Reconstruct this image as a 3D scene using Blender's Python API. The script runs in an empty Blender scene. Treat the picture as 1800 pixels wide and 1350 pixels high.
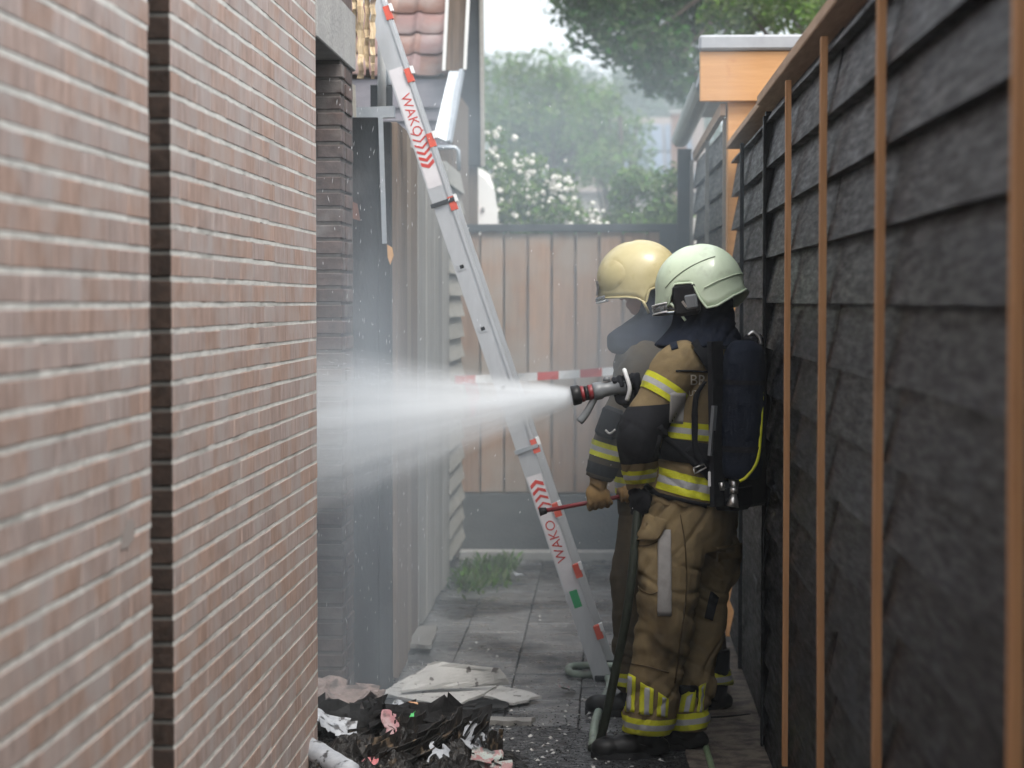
import bpy, bmesh, math, random
from mathutils import Vector, Matrix, noise, Quaternion
from mathutils.bvhtree import BVHTree

random.seed(7)
sc = bpy.context.scene
C = sc.collection

# ------------------------------------------------------------------ camera
F = 3700.0                       # focal length in pixels of an 1800 px wide frame
CAM_Z = 1.69
YAW = math.atan(170 / F)
PITCH = math.atan(145 / F)
cam_d = bpy.data.cameras.new('camera')
cam = bpy.data.objects.new('camera', cam_d)
C.objects.link(cam)
cam.location = (0, 0, CAM_Z)
cam.rotation_euler = (math.pi / 2 - PITCH, 0, YAW)
cam_d.sensor_width = 36
cam_d.lens = F / 1800 * 36
cam_d.clip_start = 0.1
cam_d.clip_end = 800
cam_d.dof.use_dof = True
cam_d.dof.focus_distance = 7.75
cam_d.dof.aperture_fstop = 3.2
sc.camera = cam
CAM_R = cam.rotation_euler.to_matrix()

# ------------------------------------------------------------------ world, sun, exposure
SUN_EL, SUN_AZ = math.radians(56), math.radians(148)      # azimuth from +Y towards +X
world = bpy.data.worlds.new('World')
sc.world = world
world.use_nodes = True
wn = world.node_tree.nodes
wl = world.node_tree.links
bg = wn['Background']
sky = wn.new('ShaderNodeTexSky')
sky.sky_type = 'NISHITA'
sky.sun_disc = False
sky.sun_elevation = SUN_EL
sky.sun_rotation = SUN_AZ
sky.air_density = 1.0
sky.dust_density = 7.0
sky.ozone_density = 1.0
hs = wn.new('ShaderNodeHueSaturation')                    # overcast: a whitish sky all round
hs.inputs['Saturation'].default_value = 0.42
wl.new(sky.outputs[0], hs.inputs['Color'])
cloud = wn.new('ShaderNodeMix')                           # even cloud cover over the clear-sky colour
cloud.data_type = 'RGBA'
cloud.inputs[0].default_value = 0.55
cloud.inputs[7].default_value = (5.0, 5.3, 5.6, 1)
wl.new(hs.outputs[0], cloud.inputs[6])
wl.new(cloud.outputs[2], bg.inputs['Color'])
bg.inputs['Strength'].default_value = 0.15
sun_d = bpy.data.lights.new('sun', 'SUN')
sun_d.energy = 1.15
sun_d.angle = math.radians(22)
sun_d.color = (1.0, 0.95, 0.88)
sun = bpy.data.objects.new('sun', sun_d)
C.objects.link(sun)
sun_dir = Vector((math.sin(SUN_AZ) * math.cos(SUN_EL), math.cos(SUN_AZ) * math.cos(SUN_EL), math.sin(SUN_EL)))
sun.rotation_euler = sun_dir.to_track_quat('Z', 'Y').to_euler()
sun.location = (3, 3, 9)
vs = sc.view_settings
vs.view_transform = 'Standard'
vs.look = 'None'
vs.gamma = 1
vs.use_curve_mapping = False
vs.exposure = 1.15
sc.cycles.use_denoising = True
sc.cycles.volume_bounces = 4
sc.cycles.max_bounces = 5
sc.cycles.diffuse_bounces = 3
sc.cycles.glossy_bounces = 2
sc.cycles.use_adaptive_sampling = True
sc.cycles.adaptive_threshold = 0.02
sc.cycles.caustics_reflective = False
sc.cycles.caustics_refractive = False
sc.cycles.volume_max_steps = 256

# ------------------------------------------------------------------ helpers
def at(x, y, Y):
    """world point seen at photo pixel (x, y) on the plane of depth Y"""
    d = CAM_R @ Vector(((x - 900) / F, (675 - y) / F, -1))
    return Vector((0, 0, CAM_Z)) + d * (Y / d.y)

def ground(x, y, z=0.0):
    d = CAM_R @ Vector(((x - 900) / F, (675 - y) / F, -1))
    return Vector((0, 0, CAM_Z)) + d * ((z - CAM_Z) / d.z)

def project(p):
    q = CAM_R.transposed() @ (Vector(p) - Vector((0, 0, CAM_Z)))
    return 900 + F * q.x / -q.z, 675 - F * q.y / -q.z

def world_of(o):
    return o.matrix_basis.copy() if o.parent is None else world_of(o.parent) @ o.matrix_parent_inverse @ o.matrix_basis

def link(name, me, mat=None, parent=None, smooth=False):
    o = bpy.data.objects.new(name, me)
    C.objects.link(o)
    if mat is not None and not me.materials:
        me.materials.append(mat)
    if smooth:
        me.polygons.foreach_set('use_smooth', [True] * len(me.polygons))
    if parent is not None:
        o.parent = parent
        o.matrix_parent_inverse = world_of(parent).inverted()
    return o

def build(name, bm, mat, parent=None, smooth=False, normals=True):
    if normals:
        bmesh.ops.recalc_face_normals(bm, faces=bm.faces)
    me = bpy.data.meshes.new(name)
    bm.to_mesh(me)
    bm.free()
    return link(name, me, mat, parent, smooth)

def tag(o, label, cat, group=None, kind=None):
    o['label'] = label
    o['category'] = cat
    if group:
        o['group'] = group
    if kind:
        o['kind'] = kind
    return o

def struct(o):
    o['kind'] = 'structure'
    return o

def thing(name, label, cat, loc=(0, 0, 0), group=None):
    o = bpy.data.objects.new(name, None)
    C.objects.link(o)
    o.location = loc
    o.empty_display_size = 0.1
    return tag(o, label, cat, group)

def BM():
    return bmesh.new()

def box(bm, x0, x1, y0, y1, z0, z1, rot=None, pivot=None, bevel=0.0):
    vs_ = [bm.verts.new((x, y, z)) for x in (x0, x1) for y in (y0, y1) for z in (z0, z1)]
    fs = [(0, 1, 3, 2), (4, 6, 7, 5), (0, 4, 5, 1), (2, 3, 7, 6), (0, 2, 6, 4), (1, 5, 7, 3)]
    faces = [bm.faces.new([vs_[i] for i in f]) for f in fs]
    if bevel > 0:
        eds = list({e for f in faces for e in f.edges})
        r = bmesh.ops.bevel(bm, geom=eds, offset=bevel, segments=1, affect='EDGES', profile=0.5)
        vs_ = list({v for f in r['faces'] for v in f.verts} | {v for v in vs_ if v.is_valid})
    if rot is not None:
        pv = Vector(pivot) if pivot is not None else Vector(((x0 + x1) / 2, (y0 + y1) / 2, (z0 + z1) / 2))
        for v in vs_:
            v.co = pv + rot @ (v.co - pv)
    return vs_

def frame_of(d, up=Vector((0, 0, 1))):
    d = d.normalized()
    u = d.cross(up)
    if u.length < 1e-4:
        u = d.cross(Vector((1, 0, 0)))
    u.normalize()
    return u, u.cross(d).normalized()

def bar(bm, p0, p1, w, h, up=Vector((0, 0, 1))):
    p0, p1 = Vector(p0), Vector(p1)
    u, v = frame_of(p1 - p0, up)
    a = [[bm.verts.new(p + u * (sx * w / 2) + v * (sy * h / 2)) for sx, sy in ((-1, -1), (1, -1), (1, 1), (-1, 1))] for p in (p0, p1)]
    for i in range(4):
        j = (i + 1) % 4
        bm.faces.new((a[0][i], a[0][j], a[1][j], a[1][i]))
    bm.faces.new(a[0][::-1])
    bm.faces.new(a[1])

def rings(bm, rr, seg=16, cap=True):
    """rr: list of (centre, U, V) with U, V the half axis vectors"""
    prev = None
    first = None
    for c, U, V in rr:
        ring = [bm.verts.new(c + U * math.cos(2 * math.pi * k / seg) + V * math.sin(2 * math.pi * k / seg)) for k in range(seg)]
        if prev:
            for k in range(seg):
                j = (k + 1) % seg
                bm.faces.new((prev[k], prev[j], ring[j], ring[k]))
        else:
            first = ring
        prev = ring
    if cap:
        bm.faces.new(first[::-1])
        bm.faces.new(prev)

def tube(bm, pts, rad, seg=10, cap=True):
    pts = [Vector(p) for p in pts]
    if not isinstance(rad, (list, tuple)):
        rad = [rad] * len(pts)
    rr = []
    u = None
    for i, p in enumerate(pts):
        d = (pts[min(i + 1, len(pts) - 1)] - pts[max(i - 1, 0)]).normalized()
        if u is None:
            u, v = frame_of(d)
        else:
            u = (u - d * u.dot(d)).normalized()
            v = u.cross(d)
        rr.append((p, u * rad[i], v * rad[i]))
    rings(bm, rr, seg, cap)

def spline(pts, n=8):
    """Catmull-Rom through the points"""
    P = [Vector(p) for p in pts]
    P = [P[0] * 2 - P[1]] + P + [P[-1] * 2 - P[-2]]
    out = []
    for i in range(1, len(P) - 2):
        for k in range(n):
            t = k / n
            a, b, c, d = P[i - 1], P[i], P[i + 1], P[i + 2]
            out.append(0.5 * ((2 * b) + (c - a) * t + (2 * a - 5 * b + 4 * c - d) * t * t + (3 * b - a - 3 * c + d) * t ** 3))
    out.append(P[-2].copy())
    return out

def quad_sheet(bm, corners, nu=1, nv=1, bump=0.0, thick=0.0, seed=0.0, freq=6.0):
    a, b, c, d = [Vector(p) for p in corners]
    n = (b - a).cross(d - a).normalized()
    def layer(off):
        g = []
        for i in range(nu + 1):
            row = []
            for j in range(nv + 1):
                s, t = i / nu, j / nv
                p = (a * (1 - s) + b * s) * (1 - t) + (d * (1 - s) + c * s) * t
                if bump:
                    p = p + n * bump * noise.noise(p * freq + Vector((seed, seed * 2, 0)))
                row.append(bm.verts.new(p + n * off))
            g.append(row)
        for i in range(nu):
            for j in range(nv):
                bm.faces.new((g[i][j], g[i + 1][j], g[i + 1][j + 1], g[i][j + 1]))
        return g
    g = layer(thick)
    if thick:
        h = layer(0)
        def edge(l0, l1):
            for k in range(len(l0) - 1):
                bm.faces.new((l0[k], l0[k + 1], l1[k + 1], l1[k]))
        edge(g[0], h[0]); edge(g[-1], h[-1])
        edge([r[0] for r in g], [r[0] for r in h]); edge([r[-1] for r in g], [r[-1] for r in h])

# ------------------------------------------------------------------ materials
def N(nt, kind, **kw):
    n = nt.nodes.new(kind)
    for k, v in kw.items():
        setattr(n, k, v)
    return n

def material(name, c1, c2=None, rough=0.7, scale=(8, 8, 8), detail=6, contrast=(0.3, 0.7), rnd=0.0, bump=0.0, bump_scale=None,
             metal=0.0, c3=None, c3_scale=3.0, c3_range=(0.55, 0.7), spec=0.5, trans=0.0, emit=None, coat=0.0, rough_var=0.0, hue=0.0):
    m = bpy.data.materials.new(name)
    m.use_nodes = True
    nt = m.node_tree
    L = nt.links
    b = nt.nodes['Principled BSDF']
    b.inputs['Roughness'].default_value = rough
    b.inputs['Metallic'].default_value = metal
    b.inputs['Specular IOR Level'].default_value = spec
    b.inputs['Coat Weight'].default_value = coat
    if trans:
        b.inputs['Transmission Weight'].default_value = trans
    c2 = c2 or c1
    geo = N(nt, 'ShaderNodeNewGeometry')
    mp = N(nt, 'ShaderNodeMapping')
    mp.inputs['Scale'].default_value = scale
    L.new(geo.outputs['Position'], mp.inputs['Vector'])
    nz = N(nt, 'ShaderNodeTexNoise')
    nz.inputs['Scale'].default_value = 1
    nz.inputs['Detail'].default_value = min(detail, 4)
    nz.inputs['Roughness'].default_value = 0.65
    L.new(mp.outputs[0], nz.inputs['Vector'])
    mr = N(nt, 'ShaderNodeMapRange')
    mr.inputs['From Min'].default_value, mr.inputs['From Max'].default_value = contrast
    L.new(nz.outputs[0], mr.inputs['Value'])
    mix = N(nt, 'ShaderNodeMix', data_type='RGBA')
    mix.inputs[6].default_value = (*c1, 1)
    mix.inputs[7].default_value = (*c2, 1)
    L.new(mr.outputs[0], mix.inputs[0])
    col = mix.outputs[2]
    if c3:
        n3 = N(nt, 'ShaderNodeTexNoise')
        n3.inputs['Scale'].default_value = c3_scale
        n3.inputs['Detail'].default_value = 3
        L.new(geo.outputs['Position'], n3.inputs['Vector'])
        r3 = N(nt, 'ShaderNodeMapRange')
        r3.inputs['From Min'].default_value, r3.inputs['From Max'].default_value = c3_range
        L.new(n3.outputs[0], r3.inputs['Value'])
        m3 = N(nt, 'ShaderNodeMix', data_type='RGBA')
        m3.inputs[7].default_value = (*c3, 1)
        L.new(col, m3.inputs[6])
        L.new(r3.outputs[0], m3.inputs[0])
        col = m3.outputs[2]
    if rnd or hue:
        oi = N(nt, 'ShaderNodeObjectInfo')
        ad = N(nt, 'ShaderNodeMath', operation='ADD')
        L.new(oi.outputs['Random'], ad.inputs[0])
        L.new(geo.outputs['Random Per Island'], ad.inputs[1])
        fr = N(nt, 'ShaderNodeMath', operation='FRACT')
        L.new(ad.outputs[0], fr.inputs[0])
        hsv = N(nt, 'ShaderNodeHueSaturation')
        L.new(col, hsv.inputs['Color'])
        v = N(nt, 'ShaderNodeMapRange')
        v.inputs['To Min'].default_value, v.inputs['To Max'].default_value = 1 - rnd, 1 + rnd
        L.new(fr.outputs[0], v.inputs['Value'])
        L.new(v.outputs[0], hsv.inputs['Value'])
        if hue:
            ml = N(nt, 'ShaderNodeMath', operation='MULTIPLY')
            ml.inputs[1].default_value = 7.31
            L.new(fr.outputs[0], ml.inputs[0])
            f2 = N(nt, 'ShaderNodeMath', operation='FRACT')
            L.new(ml.outputs[0], f2.inputs[0])
            h = N(nt, 'ShaderNodeMapRange')
            h.inputs['To Min'].default_value, h.inputs['To Max'].default_value = 0.5 - hue, 0.5 + hue
            L.new(f2.outputs[0], h.inputs['Value'])
            L.new(h.outputs[0], hsv.inputs['Hue'])
            s = N(nt, 'ShaderNodeMapRange')
            s.inputs['To Min'].default_value, s.inputs['To Max'].default_value = 0.72, 1.2
            L.new(f2.outputs[0], s.inputs['Value'])
            L.new(s.outputs[0], hsv.inputs['Saturation'])
        col = hsv.outputs[0]
    L.new(col, b.inputs['Base Color'])
    if rough_var:
        rv = N(nt, 'ShaderNodeMapRange')
        rv.inputs['To Min'].default_value, rv.inputs['To Max'].default_value = max(0.02, rough - rough_var), min(1, rough + rough_var)
        L.new(mr.outputs[0], rv.inputs['Value'])
        L.new(rv.outputs[0], b.inputs['Roughness'])
    if bump:
        src = nz.outputs[0]
        if bump_scale:
            nb = N(nt, 'ShaderNodeTexNoise')
            nb.inputs['Scale'].default_value = bump_scale
            nb.inputs['Detail'].default_value = 2
            L.new(geo.outputs['Position'], nb.inputs['Vector'])
            src = nb.outputs[0]
        bp = N(nt, 'ShaderNodeBump')
        bp.inputs['Strength'].default_value = min(1.0, bump)
        bp.inputs['Distance'].default_value = 0.01
        L.new(src, bp.inputs['Height'])
        L.new(bp.outputs[0], b.inputs['Normal'])
    if emit:
        b.inputs['Emission Color'].default_value = (*emit[0], 1)
        b.inputs['Emission Strength'].default_value = emit[1]
    return m

M = {}
M['brick'] = material('brick', (0.40, 0.288, 0.245), (0.25, 0.175, 0.147), 0.85, (60, 60, 9), 4, (0.36, 0.64), 0.05, 0.35, c3=(0.345, 0.285, 0.262), c3_scale=7, c3_range=(0.45, 0.68), hue=0.004)
M['brick_shaded'] = material('brick_shaded', (0.046, 0.031, 0.025), (0.026, 0.019, 0.016), 0.85, (30, 30, 30), 5, (0.35, 0.66), 0.2, 0.5, spec=0.1)  # dark copies of brick and mortar, slot shade put into the colour
M['mortar_shaded'] = material('mortar_shaded', (0.10, 0.097, 0.09), (0.06, 0.058, 0.054), 0.95, (30, 30, 30))
M['tan_board'] = material('tan_board', (0.27, 0.215, 0.165), (0.19, 0.15, 0.115), 0.85, (50, 50, 2.5), 6, (0.3, 0.7), 0.1, 0.4, spec=0.2)
M['brick_old'] = material('brick_old', (0.125, 0.092, 0.085), (0.070, 0.056, 0.054), 0.85, (20, 20, 20), 6, (0.35, 0.66), 0.2, 0.5, c3=(0.15, 0.135, 0.13), c3_scale=7, hue=0.008, spec=0.15)
M['mortar'] = material('mortar', (0.60, 0.595, 0.56), (0.47, 0.465, 0.435), 0.95, (40, 25, 25), 5, (0.35, 0.7), 0, 0.7, c3=(0.33, 0.325, 0.30), c3_scale=4, c3_range=(0.52, 0.72))
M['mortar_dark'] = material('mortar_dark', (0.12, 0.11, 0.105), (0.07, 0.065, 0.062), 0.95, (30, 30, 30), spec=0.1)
M['concrete'] = material('concrete', (0.34, 0.335, 0.32), (0.25, 0.245, 0.24), 0.9, (6, 6, 6), 8, (0.3, 0.7), 0.0, 0.4, bump_scale=60)
M['plinth'] = material('plinth', (0.105, 0.105, 0.105), (0.07, 0.07, 0.07), 0.9, (3, 3, 6), 8, (0.3, 0.7), 0.08, 0.4, bump_scale=60, spec=0.2)
M['paver'] = material('paver', (0.175, 0.178, 0.182), (0.10, 0.102, 0.106), 0.36, (7, 7, 7), 8, (0.3, 0.7), 0.16, 0.5, bump_scale=80, c3=(0.022, 0.023, 0.025), c3_scale=1.6, c3_range=(0.44, 0.60), rough_var=0.25)
M['ground'] = material('ground', (0.10, 0.09, 0.075), (0.055, 0.05, 0.045), 0.9, (5, 5, 5), 8, (0.3, 0.7), 0.0, 0.8, bump_scale=40, spec=0.1)
M['sand'] = material('sand', (0.20, 0.17, 0.14), (0.10, 0.085, 0.075), 0.9, (14, 14, 14), 8, (0.3, 0.7), 0.0, 1.0, bump_scale=90, c3=(0.07, 0.06, 0.055), c3_scale=14, c3_range=(0.45, 0.68), spec=0.1)
M['black_board'] = material('black_board', (0.0105, 0.0115, 0.0145), (0.0038, 0.0041, 0.0052), 0.48, (30, 6, 55), 8, (0.35, 0.68), 0.3, 0.22, c3=(0.023, 0.0265, 0.034), c3_scale=6.0, c3_range=(0.50, 0.78), rough_var=0.12, spec=0.22)
M['batten'] = material('batten', (0.50, 0.27, 0.13), (0.36, 0.18, 0.085), 0.7, (60, 60, 3), 6, (0.3, 0.7), 0.1, 0.3, spec=0.2)
M['cap_wood'] = material('cap_wood', (0.50, 0.35, 0.245), (0.36, 0.25, 0.175), 0.8, (60, 5, 40), 6, (0.3, 0.7), 0.1, 0.4, spec=0.2)
M['orange_wood'] = material('orange_wood', (0.56, 0.30, 0.125), (0.47, 0.235, 0.09), 0.6, (3, 20, 40), 6, (0.3, 0.7), 0.05, 0.15, c3=(0.42, 0.18, 0.07), c3_scale=8, c3_range=(0.66, 0.76))
M['zinc'] = material('zinc', (0.42, 0.45, 0.48), (0.30, 0.33, 0.36), 0.5, (8, 8, 8), 5, (0.3, 0.7), 0, 0.1, metal=0.6)
M['grey_roof'] = material('grey_roof', (0.36, 0.37, 0.39), (0.28, 0.29, 0.31), 0.6, (10, 10, 10))
M['fence_wood'] = material('fence_wood', (0.34, 0.205, 0.128), (0.24, 0.145, 0.09), 0.8, (45, 45, 3), 6, (0.3, 0.7), 0.14, 0.4, c3=(0.30, 0.25, 0.21), c3_scale=2.0, c3_range=(0.45, 0.65), spec=0.2)
M['dark_rail'] = material('dark_rail', (0.045, 0.05, 0.055), (0.03, 0.032, 0.036), 0.6, (9, 9, 9), spec=0.15)
M['grey_board'] = material('grey_board', (0.30, 0.29, 0.27), (0.19, 0.185, 0.175), 0.85, (50, 50, 2.5), 6, (0.3, 0.7), 0.2, 0.4, spec=0.2)
M['brown_board'] = material('brown_board', (0.19, 0.14, 0.105), (0.10, 0.078, 0.062), 0.85, (50, 50, 2.5), 6, (0.3, 0.7), 0.15, 0.4, spec=0.2)
M['pale_board'] = material('pale_board', (0.33, 0.315, 0.28), (0.25, 0.24, 0.215), 0.8, (20, 4, 30), 6, (0.3, 0.7), 0.08, 0.2)
M['charred'] = material('charred', (0.014, 0.014, 0.015), (0.006, 0.006, 0.006), 0.8, (22, 22, 9), 8, (0.3, 0.7), 0.1, 1.0, c3=(0.06, 0.06, 0.062), c3_scale=6, c3_range=(0.55, 0.8), spec=0.12)
M['torn_wood'] = material('torn_wood', (0.74, 0.60, 0.40), (0.46, 0.33, 0.19), 0.85, (60, 60, 4), 7, (0.35, 0.65), 0.1, 0.8, c3=(0.10, 0.07, 0.05), c3_scale=7, c3_range=(0.56, 0.68))
M['tile'] = material('tile', (0.22, 0.115, 0.094), (0.15, 0.08, 0.068), 0.75, (9, 9, 9), 6, (0.3, 0.7), 0.16, 0.3, c3=(0.24, 0.18, 0.165), c3_scale=4, c3_range=(0.45, 0.65), hue=0.015)
M['lead'] = material('lead', (0.22, 0.21, 0.235), (0.15, 0.145, 0.165), 0.6, (6, 6, 18))
M['white_plastic'] = material('white_plastic', (0.72, 0.72, 0.70), (0.62, 0.62, 0.60), 0.45, (4, 4, 4))
M['white_paint'] = material('white_paint', (0.84, 0.84, 0.82), (0.80, 0.80, 0.78), 0.4, (3, 3, 3))
M['red'] = material('red', (0.55, 0.045, 0.03), (0.45, 0.03, 0.025), 0.45, (15, 15, 15))
M['red_plug'] = material('red_plug', (0.68, 0.10, 0.05), (0.55, 0.07, 0.04), 0.5, (15, 15, 15))
M['white'] = material('white', (0.78, 0.78, 0.78), (0.68, 0.68, 0.68), 0.55, (20, 20, 20))
M['alu'] = material('alu', (0.60, 0.615, 0.635), (0.50, 0.515, 0.535), 0.42, (12, 12, 3), 6, (0.3, 0.7), 0, 0.1, metal=0.75, rough_var=0.1)
M['sticker'] = material('sticker', (0.66, 0.64, 0.66), (0.58, 0.56, 0.58), 0.5, (15, 15, 15))
M['green_sticker'] = material('green_sticker', (0.03, 0.36, 0.14), (0.025, 0.30, 0.11), 0.5)
M['black'] = material('black', (0.018, 0.018, 0.02), (0.010, 0.010, 0.012), 0.6, (12, 12, 12), spec=0.2)

# ================================================================== SETTING
# ---- ground sheet, alley paving, sand strip
bm = BM()
quad_sheet(bm, ((-150, -20, -0.05), (150, -20, -0.05), (150, 300, -0.05), (-150, 300, -0.05)), 4, 4)
struct(build('ground', bm, M['ground']))

bm = BM()
quad_sheet(bm, ((-1.04, 1.0, -0.03), (0.62, 1.0, -0.03), (0.62, 14.2, -0.03), (-1.04, 14.2, -0.03)), 2, 8)
pav = struct(build('alley_pavement', bm, M['mortar_dark']))
TP = 0.305
def paver_mesh(seed):
    rnd = random.Random(seed)
    b = BM()
    box(b, -0.1508, 0.1508, -0.1508, 0.1508, -0.045, 0, bevel=0.004)
    me = bpy.data.meshes.new('paver')
    bmesh.ops.recalc_face_normals(b, faces=b.faces)
    b.to_mesh(b and me)
    b.free()
    me.materials.append(M['paver'])
    return me
pm = paver_mesh(1)
iy = 0
y = 6.9
while y < 13.9:
    for k in range(6):
        x = -1.04 + 0.16 + k * TP - (0.0 if iy % 2 else 0.0)
        if x > 0.62:
            continue
        o = link('paver', pm, None, pav)
        o.location = (x, y, random.uniform(-0.006, 0.004))
        o.rotation_euler = (random.uniform(-0.012, 0.012), random.uniform(-0.012, 0.012), random.uniform(-0.01, 0.01))
    y += TP
    iy += 1
# nearer paving below the frame
bm = BM()
y = 1.2
while y < 6.75:
    for k in range(6):
        x = -1.04 + 0.16 + k * TP
        box(bm, x - 0.149, x + 0.149, y - 0.149, y + 0.149, -0.045, random.uniform(-0.005, 0.002))
    y += TP
o = build('paver', bm, M['paver'], pav)
o['kind'] = 'stuff'
# concrete kerb in front of the end fence
bm = BM()
for k in range(2):
    box(bm, -0.98 + k * 0.76, -0.98 + k * 0.76 + 0.75, 13.72, 13.84, -0.05, 0.055, bevel=0.008)
tag(build('kerb_stone', bm, M['concrete']), 'pale concrete kerb lying across the alley before the end fence', 'kerb')

# ---- brick walls on the left
XW = -1.04
def brick_mesh(L, seed):
    rnd = random.Random(seed)
    b = BM()
    box(b, -0.10, 0.0, -L / 2, L / 2, -0.0255, 0.0255, bevel=0.0022)
    for v in b.verts:
        v.co += Vector((rnd.uniform(-0.0006, 0.0006), 0, rnd.uniform(-0.0010, 0.0010)))
    bmesh.ops.recalc_face_normals(b, faces=b.faces)
    me = bpy.data.meshes.new('brick')
    b.to_mesh(me)
    b.free()
    me.materials.append(M['brick'])
    return me
BRICK = {L: [brick_mesh(L, s) for s in range(3)] for L in (0.206, 0.10)}
PITCH_Z = 0.0625

def brick_wall(label, y0, y1, z1, name='brick_wall', limit=290):
    t = thing(name, label, 'wall', (XW, (y0 + y1) / 2, 0))
    bm = BM()
    box(bm, XW - 0.24, XW - 0.085, y0 + 0.003, y1 - 0.003, -0.04, z1)
    build('wall_core', bm, M['mortar_dark'], t)
    bm = BM()
    cand = []
    nz = int(z1 / PITCH_Z)
    rnd = random.Random(int(y0 * 100))
    for i in range(nz):
        zc = 0.0255 + i * PITCH_Z
        # bed joint, slightly uneven along the wall
        n = 44
        top = [[], []]
        for k in range(n + 1):
            yy = y0 + (y1 - y0) * k / n
            j1, j2 = rnd.uniform(-0.0016, 0.0014), rnd.uniform(-0.0014, 0.0016)
            xf = XW - 0.0013 + rnd.uniform(-0.0006, 0.0006)
            top[0].append(bm.verts.new((xf, yy, zc + 0.0250 + j1)))
            top[1].append(bm.verts.new((xf, yy, zc + 0.0376 + j2)))
        for k in range(n):
            bm.faces.new((top[0][k], top[0][k + 1], top[1][k + 1], top[1][k]))
        for e in (0, -1):                                   # ends run back into the wall
            a, b_ = top[0][e], top[1][e]
            c = bm.verts.new((XW - 0.1, a.co.y, a.co.z)); d = bm.verts.new((XW - 0.1, b_.co.y, b_.co.z))
            bm.faces.new((a, b_, d, c))
        yy = y0 + (0.0 if i % 2 else 0.0)
        first = True
        while yy < y1 - 0.02:
            L = 0.206
            if first and i % 2 == 0 or (rnd.random() < 0.12):
                L = 0.10
            first = False
            if yy + L > y1:
                L = 0.10
                if yy + L > y1 + 0.06:
                    break
            cand.append((yy + L / 2, zc, L))
            yy += L + 0.0008
    build('mortar', bm, M['mortar'], t)
    vis, rest = [], []
    for c in cand:
        p = project((XW, c[0], c[1]))
        (vis if c[0] > 1 and -60 < p[0] < 1860 and -40 < p[1] < 1390 else rest).append(c)
    vis.sort(key=lambda c: c[0])
    rest += vis[limit:]
    for yc, zc, L in vis[:limit]:
        o = link('brick', rnd.choice(BRICK[L]), None, t)
        o.location = (XW + rnd.uniform(-0.0008, 0.0008), yc, zc)
        o.rotation_euler = (rnd.uniform(-0.005, 0.005), 0, rnd.uniform(-0.003, 0.003))
    bm = BM()
    for yc, zc, L in rest:
        dx = rnd.uniform(-0.0008, 0.0008)
        box(bm, XW - 0.1 + dx, XW + dx, yc - L / 2, yc + L / 2, zc - 0.0255, zc + 0.0255)
    if rest:
        o = build('brick', bm, M['brick'], t)
        o['kind'] = 'stuff'
    return t

wall_a = brick_wall('nearest stretch of pale red brick wall, left of the dark slot', -3.0, 4.74, 3.0)
wall_b = brick_wall('pale red brick wall between the dark slot and the smoking doorway', 4.985, 7.47, 3.0)
# header bricks on the slot's return, its shade painted into brick and mortar colour
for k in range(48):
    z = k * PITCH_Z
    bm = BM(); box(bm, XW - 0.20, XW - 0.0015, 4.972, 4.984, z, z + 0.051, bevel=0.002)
    build('brick', bm, M['brick_shaded'], wall_b)
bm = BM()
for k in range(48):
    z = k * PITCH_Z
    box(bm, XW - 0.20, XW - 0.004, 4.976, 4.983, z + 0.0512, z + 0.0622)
build('mortar', bm, M['mortar_shaded'], wall_b)
# pale lime smear on the nearer wall
bm = BM()
c_ = [(200, 972), (204, 944), (212, 920), (222, 914), (227, 930), (224, 952), (214, 968)]
def onw(x, y): return Vector((XW + 0.0022, 0, 0)) + Vector((0, 1, 0)) * (F * XW / (x - 1070)) + Vector((0, 0, CAM_Z + (530 - y) * (F * XW / (x - 1070)) / F))
bm.faces.new([bm.verts.new(onw(x, y)) for x, y in c_])
build('lime_smear', bm, material('lime', (0.34, 0.30, 0.28), (0.27, 0.23, 0.21), 0.9, (60, 60, 20)), wall_a, normals=False)
# back of the slot
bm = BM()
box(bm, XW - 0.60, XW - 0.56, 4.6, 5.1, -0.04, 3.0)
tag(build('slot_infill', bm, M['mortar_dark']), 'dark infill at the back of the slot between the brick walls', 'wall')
# returns of the slot, so that the brick end goes on inwards
bm = BM()
for k in range(48):
    z = k * PITCH_Z
    box(bm, XW - 0.56, XW - 0.205, 4.99, 5.09, z, z + 0.051)
o = build('brick', bm, M['brick'], wall_b); o['kind'] = 'stuff'
bm = BM()
for k in range(48):
    z = k * PITCH_Z
    box(bm, XW - 0.56, XW - 0.205, 4.994, 5.09, z + 0.052, z + 0.0615)
build('mortar', bm, M['mortar'], wall_b)
bm = BM()
box(bm, XW - 0.56, XW - 0.245, 4.5, 4.736, -0.04, 3.0)
build('wall_core', bm, M['mortar_dark'], wall_a)

# pier beyond the doorway: bricks facing the camera on its near end
pier = thing('brick_pier', 'narrow sooty brick pier on the far side of the doorway', 'wall', (XW, 8.4, 0))
bm = BM()
box(bm, XW - 0.62, XW - 0.008, 8.199, 8.60, -0.04, 2.66)
build('mortar', bm, M['mortar_dark'], pier)
b = BM()
box(b, -0.206, 0.0, -0.05, 0.05, -0.0255, 0.0255, bevel=0.004)
bmesh.ops.recalc_face_normals(b, faces=b.faces)
pbm = bpy.data.meshes.new('brick'); b.to_mesh(pbm); b.free(); pbm.materials.append(M['brick_old'])
for i in range(42):
    z = 0.0255 + i * PITCH_Z
    xx = XW + random.uniform(-0.004, 0.004) - (0.0 if i % 2 else 0.105)
    if i % 2 == 0:
        o = link('brick', pbm, None, pier); o.location = (xx + 0.105, 8.245, z)
        o.scale = (0.49, 1, 1)
    o = link('brick', pbm, None, pier); o.location = (xx, 8.245, z + random.uniform(-0.001, 0.001))
    o = link('brick', pbm, None, pier); o.location = (XW - 0.21 - (0 if i % 2 else 0.105), 8.245, z)
    o = link('brick', pbm, None, pier)
    o.location = (XW + random.uniform(-0.004, 0.003), 8.44, z); o.scale = (0.49, 2.1, 1)
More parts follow.
